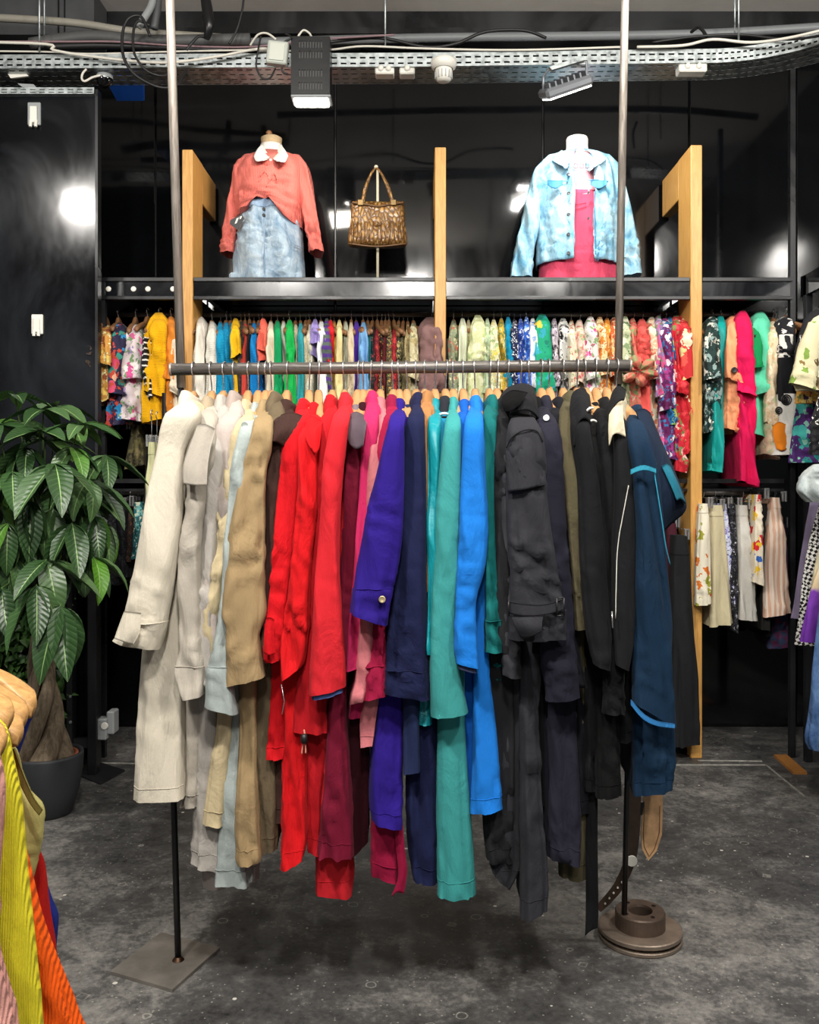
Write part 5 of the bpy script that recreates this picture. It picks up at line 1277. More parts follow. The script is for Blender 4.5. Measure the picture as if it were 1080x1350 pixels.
r = side_item([(700, 1100, 1160), (850, 1074, 1150), (900, 1070, 1150), (950, 1065, 1150), (975, 1062, 1150), (988, 1068, 1150)], 3.45, .07, 'blue denim jeans at the right edge', denim('#2c4a78', '#5b7ba8', 5), 'jeans', hg=False)
clip_hanger(xs, 3.45, 1.27, .12, 'steel clip hanger gripping the blue jeans', P(0, 704, 3.45)[2])

# ================================================================== low rail at the lower left, close to the viewer
GF = 'garments on the low rail at the lower left'
lr = empty('low_rail', 'low steel clothes rail at the lower left corner', 'rack', (-.74, 1.25, 0))
zl = P(0, 868, 1.3)[2]; xr_ = -.72
MB().tube([(xr_, .95, zl), (xr_, 1.5, zl)], .0125, 12).build('rail', M_BAR, lr, True)
for y in (.97, 1.48): MB().tube([(xr_, y, 0), (xr_, y, zl)], .012, 12).build('leg', M_BAR, lr, True)
knit_y = fabric('#d6c92c', .9, .2, rib=120, ribdir='x'); knit_o = fabric('#e2560f', .95, .2, rib=70, ribdir='x'); knit_p = fabric('#c08a80', .95, .2, rib=80, ribdir='x')
LOW = [
 ([(930, -160, -100), (960, -210, -20), (1050, -230, 6), (1239, -240, 0), (1300, -240, 14), (1420, -240, 40)], 1.13, .06, 'dusty pink knitted jumper', knit_p, 'jumper', None),
 ([(935, -170, -90), (950, -230, 2), (1000, -240, 18), (1060, -240, 30), (1124, -240, 36), (1263, -245, 49), (1420, -250, 62)], 1.22, .07, 'yellow-green ribbed jumper', knit_y, 'jumper', None),
 ([(960, -160, -80), (1000, -210, 0), (1100, -220, 26), (1145, -220, 38), (1204, -220, 54), (1249, -220, 71), (1291, -220, 88), (1420, -220, 132)], 1.31, .07, 'chunky orange knitted cardigan', knit_o, 'cardigan', None),
 ([(950, -150, -80), (985, -190, 20), (1035, -200, 34), (1062, -200, 55), (1075, -200, 57), (1110, -200, 54), (1166, -200, 44), (1300, -200, 40)], 1.38, .05, 'olive green sleeveless top', fab('#a79f62'), 'vest', None),
 ([(950, -150, -80), (1000, -180, 0), (1080, -180, 30), (1120, -180, 52), (1140, -180, 60), (1200, -180, 66), (1252, -180, 73), (1330, -180, 74)], 1.43, .05, 'dark red sleeveless top', fab('#a3140f'), 'vest', None),
 ([(918, -120, -60), (934, -150, 46), (960, -150, 36), (1012, -150, 22), (1100, -150, 40), (1187, -150, 68), (1210, -150, 76), (1245, -150, 74), (1330, -150, 70)], 1.47, .04, 'royal blue top', fab('#15246f'), 'top', None)]
for i, (rows, d, th, ds, mt_, kd, sl) in enumerate(LOW):
    r, V = front_garment(rows, d, th, ds, mt_, kd, GF, sl, m=64, n=60, sd=700 + i, label=ds + ' on the low rail at lower left', folds=.02, wr=.0022, kf=9)
    if i == 3:
        flap([[(14, 988, d - .03), (20, 986, d - .032)], [(26, 1028, d - .032), (33, 1022, d - .034)], [(40, 1058, d - .034), (46, 1052, d - .034)], [(52, 1074, d - .03), (57, 1067, d - .03)]], None, .003, fab('#7c763f'), r, 'armhole_binding')
M_HANG3 = wood('hanger_grained', '#8a6236', '#c79c62', (2.0, 14, 14))
hpos = [(57, 931, 1.47), (46, 946, 1.42), (29, 944, 1.30), (41, 966, 1.36), (21, 977, 1.22)]
hn = ['royal blue top', 'dark red sleeveless top', 'orange cardigan', 'olive sleeveless top', 'yellow-green jumper']
for (px, py, d), ds in zip(hpos, hn):
    e = empty('clothes_hanger', 'thick beech hanger holding the ' + ds + ' at lower left', 'hanger', (xr_, d, P(0, py, d)[2]), 'hangers on the low rail')
    tip = P(px, py, d); n_, m_ = 24, 12; Vv = []
    x0 = xr_; L_ = tip[0] - x0
    for i in range(n_):
        a = i / (n_ - 1); aa = 1 - (1 - a) ** 1.0
        x = x0 + L_ * aa; z = tip[2] + .055 * (1 - a ** 1.6) + .004; hh = (.010 + .004 * a) * min(1, ((1 - a) * 12 + .25)) ** .5; tk = (.010 + .014 * a) * min(1, ((1 - a) * 10 + .2)) ** .5
        for k in range(m_):
            q = 6.2832 * k / m_; c, s_ = math.cos(q), math.sin(q)
            Vv.append((x, d - .035 * a * a + tk * math.copysign(abs(c) ** .7, c), z + hh * math.copysign(abs(s_) ** .45, s_) + .008 * a * math.cos(q)))
    f = [(i * m_ + k, i * m_ + (k + 1) % m_, (i + 1) * m_ + (k + 1) % m_, (i + 1) * m_ + k) for i in range(n_ - 1) for k in range(m_)] + [tuple((n_ - 1) * m_ + k for k in range(m_))]
    mesh_obj('wooden_arm', np.array(Vv), f, M_HANG3, e)
    V2 = np.array(Vv); V2[:, 0] = 2 * x0 - V2[:, 0]; mesh_obj('wooden_arm', V2, [q[::-1] for q in f], M_HANG3, e)
    zz = tip[2] + .07
    MB().tube([(x0, d, zz), (x0, d, zl - .02), (x0 + .016, d, zl), (x0, d, zl + .0155), (x0 - .014, d, zl + .004)], .002, 6, 4).build('hook', M_WIRE, e, True)

# ================================================================== potted money tree
pc = P(62, 0, 3.45); pcx = P(62, 1000, 3.5)[0]; pcy = 3.5
pt = empty('potted_tree', 'potted money tree with braided trunk and hand-shaped glossy leaves', 'plant', (pcx, pcy, 0))
M_POT = simple('charcoal_pot', '#2b2d30', .6, 0, .4, .1, 200)
MB().lathe([(0, 0), (.085, 0), (.094, .008), (.118, .09), (.131, .17), (.134, .225), (.132, .235), (.124, .235), (.12, .225), (.118, .19)], (pcx, pcy, 0), 48).build('pot', M_POT, pt, True)
MB().lathe([(.112, .19), (.114, .228), (.104, .228), (.10, .18)], (pcx, pcy, 0), 40).build('inner_pot', simple('terracotta', '#8a4a30', .8), pt, True)
MB().lathe([(0, .2), (.06, .198), (.102, .19)], (pcx, pcy, 0), 32).build('soil', simple('bark_soil', '#2a1c14', .95, 0, .2, .5, 90), pt, True)
t_ = NT('grey_bark', .9, .2); nz = t_.noise(t_.co((1, 1, .25)), 60, 5, .7, .6); t_.color(t_.ramp(nz.outputs['Fac'], [(.3, lin('#4c4032')), (.7, lin('#8b7d69'))])); t_.normal(t_.bump(nz.outputs['Fac'], .5, .01)); M_BARK = t_.m
ztop = P(0, 800, 3.5)[2]
for k in range(4):
    pts = []
    for i in range(22):
        a = i / 21; z = .18 + (ztop - .18) * a; ang = k * 1.571 + a * 5.2; rr = .052 * (1 - a) ** 1.2 + .016
        pts.append((pcx - .01 + rr * math.cos(ang) - .02 * a, pcy + rr * math.sin(ang), z))
    MB().tube(pts, list(.036 * (1 - np.linspace(0, 1, 22)) ** 1.6 + .0125), 10).build('trunk', M_BARK, pt, True)
t_ = NT('money_tree_leaf', .38, .5)
uvn = t_.n('ShaderNodeUVMap'); uvn.uv_map = 'uv'; sp = t_.n('ShaderNodeSeparateXYZ'); t_.l(uvn.outputs[0], sp.inputs[0])
oi = t_.n('ShaderNodeObjectInfo')
av = t_.math('ABSOLUTE', sp.outputs[1])
ve = t_.math('SINE', t_.math('MULTIPLY', t_.math('ADD', sp.outputs[0], t_.math('MULTIPLY', av, -.16)), 72.0))
nz = t_.noise(t_.co(), 9, 3, .6)
basec = t_.ramp(oi.outputs['Random'], [(0, lin('#1c3518')), (.45, lin('#2f4c28')), (.85, lin('#47633a')), (1, lin('#4d7d22'))])
c1 = t_.mix(t_.math('MULTIPLY', t_.math('GREATER_THAN', ve, .9), .2), basec, lin('#6d8f55'))
c2 = t_.mix(t_.math('LESS_THAN', av, .045), c1, lin('#86a468'))
t_.color(c2); t_.normal(t_.bump(ve, .14, .004)); t_.b.inputs['Subsurface Weight'].default_value = 0
M_LEAF = t_.m
def leaf_mesh(droop, curl):
    n_, m_ = 12, 5; V = []; uv = []
    for i in range(n_):
        a = i / (n_ - 1); wd = .19 * (math.sin(math.pi * min(1, a ** .8)) ** .8) * (1 - .12 * a) + .004
        x = math.sin(a * droop) / droop if droop else a; z = -(1 - math.cos(a * droop)) / droop if droop else 0
        for j in range(m_):
            v = (j - 2) / 2; V.append((x, wd * v, z + curl * abs(v) * wd - .02 * math.sin(a * 22) * abs(v) * .3)); uv.append((a, v))
    f = [(i * m_ + j, i * m_ + j + 1, (i + 1) * m_ + j + 1, (i + 1) * m_ + j) for i in range(n_ - 1) for j in range(m_ - 1)]
    me = bpy.data.meshes.new('leaf'); me.from_pydata(V, [], f); me.polygons.foreach_set('use_smooth', [True] * len(f)); me.update()
    l = me.uv_layers.new(name='uv'); idx = np.empty(len(me.loops), dtype=np.int32); me.loops.foreach_get('vertex_index', idx)
    l.data.foreach_set('uv', np.array(uv, dtype=np.float32)[idx].ravel()); me.materials.append(M_LEAF); return me
LM = [leaf_mesh(a, b) for a, b in ((.5, .35), (.9, .4), (1.3, .3), (.25, .5))]
M_STEM = simple('green_stem', '#47602c', .6)
crown = np.array((pcx - .02, pcy, ztop))
hand = [(20, 521, 3.3, .16, 0), (57, 540, 3.25, .17, 0), (52, 568, 3.15, .17, 0), (104, 560, 3.2, .17, 0), (72, 611, 3.05, .24, 1), (16, 622, 3.05, .2, 1), (61, 738, 3.05, .22, 1), (124, 735, 3.15, .17, 1), (48, 772, 2.98, .24, 2), (80, 799, 3.0, .24, 2), (2, 775, 3.0, .22, 2), (118, 632, 3.15, .2, 1), (140, 600, 3.25, .19, 1),
        (-8, 560, 3.2, .18, 0), (35, 590, 3.2, .2, 1), (95, 590, 3.2, .2, 1), (10, 690, 3.05, .2, 2), (95, 690, 3.1, .2, 2), (40, 660, 3.05, .22, 2), (125, 680, 3.2, .2, 2), (70, 670, 3.15, .22, 2), (-15, 640, 3.1, .2, 2), (20, 735, 3.1, .2, 2), (105, 655, 3.3, .22, 2), (60, 700, 3.3, .22, 2), (30, 620, 3.35, .22, 1), (84, 640, 3.35, .22, 1), (110, 720, 3.35, .2, 2), (140, 690, 3.4, .18, 2), (5, 600, 3.3, .2, 1), (60, 580, 3.4, .2, 0), (95, 560, 3.45, .18, 0), (30, 700, 3.4, .22, 2), (80, 745, 3.35, .2, 2), (-10, 720, 3.2, .2, 2), (130, 640, 3.4, .2, 2), (50, 630, 3.5, .22, 2), (0, 660, 3.4, .22, 2), (75, 535, 3.5, .17, 0), (25, 555, 3.45, .18, 0)]
nl = 0
for (px, py, d, sz, st_) in hand:
    c = P(px, py, d); out = c - crown; out[2] *= .3; az = math.atan2(out[1], out[0])
    b0 = crown + (c - crown) * .1 + np.array((0, 0, .02)); md_ = (b0 + c) / 2 + np.array((0, 0, .05))
    MB().tube([b0, md_, c], [.004, .003, .0025], 6, 5).build('petiole', M_STEM, pt, True)
    nlf = 6 if st_ < 2 else 6
    tiltb = (.12, .55, .95)[st_]
    for k in range(nlf):
        q = az + (k - (nlf - 1) / 2) * (6.283 / nlf if st_ == 0 else .72) + rng.uniform(-.15, .15)
        if st_: q = -math.pi / 2 + (k - (nlf - 1) / 2) * .95 + rng.uniform(-.2, .2) + .25 * math.cos(az)
        s_ = sz * rng.uniform(.8, 1.12) * (1.0 if abs(k - (nlf - 1) / 2) < 2 else .78)
        o = bpy.data.objects.new('leaf', LM[rng.randrange(4) if st_ else rng.choice((0, 0, 3))]); COL.objects.link(o); o.parent = pt
        o.location = Vector(c - np.array((pcx, pcy, 0))); o.scale = (s_, s_, s_)
        o.rotation_euler = (rng.uniform(-.3, .3), tiltb * rng.uniform(.7, 1.25) + rng.uniform(-.1, .15), q); nl += 1
# ivy wall behind it
def ivy():
    V = []; f = []
    x0, x1 = XL + .1, P(86, 0, 3.9)[0]
    lf = [(-.0, 0, 0), (-.018, .004, .02), (0, -.004, .055), (.018, .004, .02)]
    for i in range(2600):
        x = rng.uniform(x0 if rng.random() < .3 else x1 - .5, x1 - .02); z = rng.uniform(.04, 1.12); y = 3.98 - rng.random() * .07
        s_ = rng.uniform(.6, 1.2); a, b, c = rng.uniform(-1, 1) * 1.6 + 3.14, rng.uniform(-1.2, .3), rng.uniform(-.9, .9)
        Mx = Matrix.Rotation(c, 3, 'Z') @ Matrix.Rotation(b, 3, 'X') @ Matrix.Rotation(a, 3, 'Y')
        b0 = len(V)
        for p in lf: q = Mx @ Vector(p) * s_; V.append((x + q.x, y + q.y, z + q.z))
        f += [(b0, b0 + 1, b0 + 2), (b0, b0 + 2, b0 + 3)]
    t = NT('ivy_leaf', .45, .4); nz = t.noise(t.co(), 14, 3, .6); t.color(t.ramp(nz.outputs['Fac'], [(.3, lin('#16290f')), (.6, lin('#2c4a1a')), (.8, lin('#4a6a2c'))]))
    o = mesh_obj('ivy_foliage', np.array(V), f, t.m, None, False); tag(o, 'mat of small artificial ivy leaves on the wall behind the pot', 'foliage', kind='stuff')
ivy()
iv = MB().box((XL + .05, 3.985, .02), (P(86, 0, 3.9)[0], 4.02, 1.15)).build('ivy_board', simple('dark_green_mat', '#10180c', .9)); tag(iv, 'dark backing board of the ivy behind the pot', 'board')
# ================================================================== mannequin in pink jumper and denim skirt
def shell(rows, d, ry, mat, parent, name, n=30, m=36, sd=1, folds=.03, kf=6, wr=.003, taper=None, **k):
    q = np.array(taper) if taper is not None else np.ones(len(rows))
    v, f, V = cloth(rows, d - ry * q, d + ry * q, n, m, sd, folds, kf, wr, .0, bulge='half', sq=.9, **k)
    return mesh_obj(name, v, f, mat, parent), V
DM = 4.47
M_LINEN = simple('beige_torso', '#b09a78', .8, 0, .2, .1, 90)
zb = Z_SH + .002
mq = empty('dress_form', 'beige dress form torso inside the pink jumper', 'mannequin', (P(356, 0, DM)[0], DM, zb))
c = P(358, 0, DM)[0]
MB().lathe([(.09, zb), (.105, zb + .12), (.105, zb + .25), (.085, zb + .38), (.10, zb + .5), (.10, zb + .56), (.085, zb + .6), (.07, zb + .64), (.054, zb + .665), (.048, zb + .70), (.052, zb + .742), (.035, zb + .752), (0, zb + .754)], (c, DM, 0), 28).build('torso', M_LINEN, mq, True)
MB().lathe([(0, .753), (.014, .753), (.012, .762), (.016, .77), (.01, .78), (0, .782)], (c - .012, DM, zb), 14).build('neck_cap', M_HANG2, mq, True)
# skirt
sk = empty('denim_skirt', 'pale washed denim skirt with button fly on the left dress form', 'skirt', (c, DM, zb))
M_DS = denim('#5f7b93', '#a9b7c0', 1, 11)
o, V = shell([(262, 322, 388), (276, 320, 390), (300, 312, 398), (330, 309, 400), (355, 308, 401), (380, 307, 402)], DM, .145, M_DS, sk, 'skirt_panel', wr=.006, folds=.02, taper=[.78, .85, .95, 1, 1, 1])
gb = ring_band(V, 0, 4, .005); mesh_obj('waistband', gb[0], gb[1], denim('#5f7896', '#8fa3b8', 2), sk)
MB().tube([P(349, 276, DM - .158), P(348.5, 320, DM - .160), P(349, 376, DM - .160)], .003, 6, 5).build('fly_seam', denim('#5f7896', '#8fa3b8', 2), sk, True)
for y in (276, 284): disc_at(P(348, y, DM - .163), .008, M_RUBBER, sk)
MB().tube([P(376, 293, DM - .14), P(384, 318, DM - .14), P(398, 326, DM - .09)], .0025, 6, 5).build('pocket_seam', denim('#5f7896', '#8fa3b8', 2), sk, True)
for sx, x0, x1 in ((0, 308, 318), (1, 392, 402)):
    MB().box((P(x0, 0, DM)[0], DM - .12, P(0, 366, DM)[2] - .045), (P(x1, 0, DM)[0], DM + .02, P(0, 366, DM)[2]), ch=.01).build('turn_up', M_DS, sk)
# jumper
jm = empty('pink_jumper', 'coral pink jumper with long loose sleeves on the left dress form', 'jumper', P(356, 295, DM))
M_PK = fabric('#c96a60', .9, .3, rib=60, ribdir='x')
def hemf(th, t):
    th = np.asarray(th)
    fr = np.clip(-np.sin(th), 0, 1)
    bump_ = np.exp(-((np.cos(th) - .0) / .5) ** 2) * fr
    return (t ** 5) * (.105 * bump_ - .02 * np.cos(th))
o, V = shell([(202, 344, 372), (206, 332, 386), (216, 314, 404), (240, 309, 406), (262, 309, 404), (282, 308, 402), (298, 308, 398)], DM, .165, M_PK, jm, 'body', 36, 44, 3, .03, hemfun=hemf, wr=.004, taper=[.36, .5, .74, .95, 1, 1, 1])
for rows, nm in (([(206, 322, 344), (222, 309, 332), (250, 304, 324), (280, 299, 318), (310, 294, 312), (326, 292, 308), (291, 333, 307, 333)], 'sleeve'), ([(206, 378, 396), (222, 388, 408), (250, 395, 413), (280, 399, 418), (305, 404, 422), (324, 408, 425), (409, 333, 426, 332)], 'sleeve')):
    v, f, V2 = cloth(rows, [DM - .07] + [DM - .085] * 6, [DM + .06] * 7, 34, 24, 5 if rows[0][1] < 350 else 8, .05, 4, .005, .1); mesh_obj(nm, v, f, M_PK, jm)
    gb = ring_band(V2, 30, 33, .003); mesh_obj('cuff', gb[0], gb[1], M_PK, jm)
for k, pts in enumerate(([(343, 232), (349, 226), (354, 234), (350, 244), (357, 236), (362, 228), (366, 240)], [(341, 240), (347, 236), (352, 246)])):
    MB().tube([P(x, y, DM - .168) for x, y in pts], .003, 6, 5).build('embroidery', M_PK, jm, True)
# white collar
cl_ = empty('shirt_collar', 'white spotted shirt collar folded over the pink jumper', 'collar', P(357, 212, DM))
M_SPOT = printed('#d9d6cf', ['#7c7890', '#d9d6cf', '#9a94a4'], 75, .22, 90)
flap([[(345, 191, DM - .065), (350, 199, DM - .09), (356, 208, DM - .13)], [(339, 198, DM - .11), (344, 206, DM - .15), (351, 211, DM - .18)], [(335, 207, DM - .14), (338, 213, DM - .18), (346, 212, DM - .192)]], None, .004, M_SPOT, cl_, 'collar_leaf')
flap([[(371, 191, DM - .065), (366, 199, DM - .09), (359, 208, DM - .13)], [(376, 198, DM - .11), (371, 206, DM - .15), (363, 211, DM - .18)], [(380, 205, DM - .14), (376, 213, DM - .18), (369, 212, DM - .192)]], None, .004, M_SPOT, cl_, 'collar_leaf')
MB().lathe([(.058, -.01), (.054, .03), (.05, .032), (.05, -.01)], (c, DM, P(0, 200, DM)[2]), 24).build('collar_stand', M_SPOT, cl_, True)
disc_at(P(357, 211, DM - .185), .005, M_WHITEP, cl_)
# swing tag
tg = empty('price_tag', 'black and white swing tag tucked at the skirt waist', 'tag', P(312, 302, DM - .12))
a = [P(x, y, DM - .165) for x, y in ((304, 290), (319, 282), (322, 288), (313, 303), (303, 295))]
MB().prism(a[::-1], (0, .004, 0)).build('card', M_RUBBER, tg)
for q in (((312, 288), (315, 286.5), (312, 294), (309.5, 295)), ((316, 286), (319, 284.5), (318, 288), (316, 289))):
    MB().prism([P(x, y, DM - .1665) for x, y in q][::-1], (0, .001, 0)).build('print', M_WHITEP, tg)

# ================================================================== right mannequin with denim jacket
X2 = 761; c2 = P(X2, 0, DM)[0]
mq2 = empty('dress_form', 'white dress form torso inside the denim jacket', 'mannequin', (c2, DM, zb))
M_WT = simple('white_torso', '#d8d4cc', .6)
MB().lathe([(.09, zb), (.10, zb + .15), (.085, zb + .33), (.10, zb + .48), (.10, zb + .58), (.08, zb + .63), (.058, zb + .67), (.053, zb + .70), (.054, zb + .735), (.05, zb + .745), (.02, zb + .752), (0, zb + .752)], (c2, DM, 0), 28).build('torso', M_WT, mq2, True)
ts = empty('pink_dress', 'deep pink dress worn under the open denim jacket', 'dress', (c2, DM, zb))
M_PD = fabric('#b83f58', .85, .45)
o, V = shell([(262, 722, 801), (290, 720, 803), (330, 714, 808), (382, 708, 815)], DM, .145, M_PD, ts, 'skirt_panel', 34, 40, 12, .03, wr=.004)
MB().tube([P(752, 268, DM - .158), P(762, 269, DM - .160), P(773, 267, DM - .158)], .003, 6, 5).build('waist_seam', M_PD, ts, True)
shell([(205, 743, 781), (214, 729, 795), (240, 719, 803), (268, 720, 803)], DM, .150, fabric('#cf8f98', .85, .4), ts, 'bodice', 20, 40, 12, .03, wr=.003, taper=[.42, .62, .86, .97])  # paler than the skirt: the floodlight's bleaching is put into the colour
fc = bpy.data.curves.new('print', 'FONT'); fc.body = 'DOOD'; fc.size = .034; fc.align_x = 'CENTER'; fc.extrude = .001
fo = bpy.data.objects.new('print', fc); COL.objects.link(fo); bpy.context.view_layer.update()
me = bpy.data.meshes.new_from_object(fo.evaluated_get(bpy.context.evaluated_depsgraph_get())); bpy.data.objects.remove(fo)
me.materials.append(simple('grey_print', '#3a2f33', .7)); lo = bpy.data.objects.new('lettering', me); COL.objects.link(lo); lo.parent = ts
lo.location = Vector(P(763, 222, DM - .185)) - Vector((c2, DM, zb)); lo.rotation_euler = (math.pi / 2, 0, 0)
dj = empty('denim_jacket', 'pale blue denim jacket hanging open on the right dress form', 'jacket', P(X2, 352, DM))
M_DJ = denim('#3f7f9e', '#a3c3cf', 7, 12); M_DJD = denim('#1f5f86', '#4f86a4', 8, 9)
rows = [(204, 742, 781), (208, 728, 796), (218, 713, 812), (240, 709, 817), (280, 709, 817), (320, 709, 816), (344, 708, 815), (352, 708, 815)]
v, f, V = cloth(rows, DM - .176 * np.array([.42, .56, .78, .95, 1, 1, 1, 1]), DM + .165 * np.array([.42, .56, .78, .95, 1, 1, 1, 1]), 40, 72, 21, .025, 7, .004, .0, bulge='half', sq=.9, pleat=.5, arc=(-math.pi / 2 + .2, 1.5 * math.pi - .2), hem=False, closed_top=False)
o = mesh_obj('body', v, f, M_DJ, dj); md = o.modifiers.new('thick', 'SOLIDIFY'); md.thickness = .006
for rows in ([(206, 722, 742), (222, 707, 732), (250, 697, 722), (290, 688, 713), (330, 679, 704), (350, 676, 701), (674, 366, 699, 366)], [(206, 784, 804), (222, 796, 817), (250, 806, 824), (290, 812, 834), (325, 817, 842), (350, 818, 845), (820, 365, 846, 362)]):
    v, f, V2 = cloth(rows, [DM - .07] + [DM - .10] * 6, [DM + .07] * 7, 36, 26, 30 if rows[0][1] < 750 else 33, .06, 4, .006, .1); mesh_obj('sleeve', v, f, M_DJ, dj)
    gb = ring_band(V2, 30, 35, .004); mesh_obj('cuff', gb[0], gb[1], M_DJ, dj)
dn = DM - .178
flap([[(741, 199, DM - .06), (748, 205, DM - .12), (752, 212, dn)], [(733, 205, DM - .10), (740, 212, DM - .16), (748, 222, dn - .01)], [(728, 212, DM - .13), (735, 216, dn - .006), (743, 220, dn - .012)]], None, .005, M_DJ, dj, 'collar')
flap([[(781, 199, DM - .06), (776, 206, DM - .12), (772, 214, dn)], [(791, 203, DM - .10), (786, 212, DM - .16), (776, 224, dn - .01)], [(800, 210, DM - .13), (794, 214, dn), (782, 220, dn - .012)]], None, .005, M_DJ, dj, 'collar')
for (x0, x1, y) in ((722, 742, 238), (779, 800, 238)):
    flap([[(x0, y, dn + .018), ((x0 + x1) / 2, y, dn - .002), (x1, y, dn - .004)], [(x0, y + 6, dn + .016), ((x0 + x1) / 2, y + 11, dn - .006), (x1, y + 6, dn - .006)]], None, .004, M_DJD, dj, 'pocket_flap')
    for xx in (x0 + 4, (x0 + x1) / 2 + 1, x1 - 4):
        pass
for pts in ([(728, 250), (731, 290), (733, 340)], [(741, 252), (740, 290), (738, 340)], [(795, 252), (792, 300), (789, 344)], [(784, 252), (785, 300), (786, 344)], [(712, 236), (735, 236), (750, 238)], [(773, 238), (790, 236), (814, 236)]):
    q = []
    for p in catmull([P(x, y, dn) for x, y in pts], 5):
        u_ = (p[0] - c2) / .2; q.append((p[0], DM - .176 * math.sqrt(max(.05, 1 - min(.98, u_ * u_))) - .003, p[2]))
    MB().tube(q, .0024, 6).build('stitched_seam', M_DJD, dj, True)
for y in (230, 255, 283, 309, 334): disc_at(P(749.5, y, dn - .004), .0085, simple('dark_button', '#3a3a3c', .35, .5), dj)
for y in (254, 288): disc_at(P(776, y, dn - .004), .006, simple('dark_button', '#3a3a3c', .35, .5), dj)

# ================================================================== handbag on its stand
DBG = 4.42
hb = empty('handbag', 'brown reptile leather handbag with twin arched handles', 'handbag', P(497, 325, DBG))
t_ = NT('reptile_leather', .3, .5)
vo = t_.n('ShaderNodeTexVoronoi', feature='DISTANCE_TO_EDGE'); vo.inputs['Scale'].default_value = 55; t_.l(t_.co((1, 1, .55)), vo.inputs['Vector'])
nz = t_.noise(t_.co((5, 5, 1)), 9, 3, .6)
e1 = t_.ramp(vo.outputs['Distance'], [(.02, lin('#4a3018')), (.12, lin('#8d6738')), (.4, lin('#bd9558'))])
t_.color(t_.mix(t_.ramp(nz.outputs['Fac'], [(.4, (0, 0, 0, 1)), (.6, (.6, .6, .6, 1))]), e1, lin('#5a3a18')))
t_.normal(t_.bump(vo.outputs['Distance'], .8, .01)); M_CROC = t_.m
v, f, V = cloth([(266, 464, 532), (270, 463, 533), (290, 462, 534), (318, 459, 537), (325, 461, 535)], [DBG - .02, DBG - .03, DBG - .04, DBG - .05, DBG - .04], [DBG + .02, DBG + .03, DBG + .04, DBG + .05, DBG + .04], 24, 40, 3, .0, 3, .0005, .0, bulge=.035, hem=False,
                hemfun=lambda th, t: -.018 * (1 - t) ** 3 * np.exp(-(np.cos(th) / .45) ** 2))
f.append(tuple((23) * 40 + k for k in range(40)))
mesh_obj('body', v, f, M_CROC, hb)
M_CROCD = simple('dark_brown_leather_trim', '#5a3c1c', .4, 0, .5, .25, 60)
for k in range(13):
    x = 464 + k * 5.6; p0, p1 = P(x + (497 - x) * .06, 292, DBG - .045), P(x, 322, DBG - .052)
    MB().tube([p0, p1], .0042, 6).build('pleat', M_CROC, hb, True)
MB().tube([P(464, 267, DBG - .03), P(480, 269, DBG - .034), P(498, 272, DBG - .034), P(516, 269, DBG - .034), P(533, 267, DBG - .03)], .005, 8, 5).build('frame_edge', M_CROCD, hb, True)
MB().tube([P(459, 321, DBG - .05), P(497, 325, DBG - .052), P(537, 321, DBG - .05)], .0045, 8, 5).build('base_edge', M_CROCD, hb, True)
for dd in (-.028, .028):
    MB().tube([P(478, 268, DBG + dd), P(482, 248, DBG + dd), P(489, 230, DBG + dd * .6), P(496, 222, DBG + dd * .3), P(503, 229, DBG + dd * .6), P(512, 248, DBG + dd), P(518, 268, DBG + dd)], [.0095, .009, .006, .005, .006, .009, .0095], 10, 6).build('handle', M_CROC, hb, True)
for x in (476, 519):
    MB().box((P(x - 4, 0, DBG)[0], DBG - .04, P(0, 274, DBG)[2]), (P(x + 4, 0, DBG)[0], DBG - .028, P(0, 266, DBG)[2]), ch=.003).build('clasp', simple('old_brass', '#6a5430', .4, .6), hb)
MB().lathe([(0, -.008), (.012, -.006), (.014, 0)], P(497, 296, DBG - .048), 16, 'y').build('clasp', M_CROC, hb, True)
bs = empty('bag_stand', 'slim white metal stand behind the handbag', 'stand', (P(498, 0, DBG + .0)[0], DBG, Z_SH))
xs_ = P(498, 0, DBG)[0]
M_WMET = simple('ivory_metal', '#c9c0a8', .4)
MB().tube([(xs_, DBG, Z_SH + .004), (xs_, DBG, P(0, 224, DBG)[2])], .0065, 12).build('stem', M_WMET, bs, True)
MB().lathe([(0, 0), (.045, 0), (.045, .006), (0, .008)], (xs_, DBG, Z_SH), 24).build('foot', M_WMET, bs, True)
MB().lathe([(0, -.01), (.008, -.006), (.01, 0), (.008, .006), (0, .01)], (P(496, 0, DBG)[0], DBG, P(0, 220, DBG)[2]), 14).build('finial', M_WMET, bs, True)

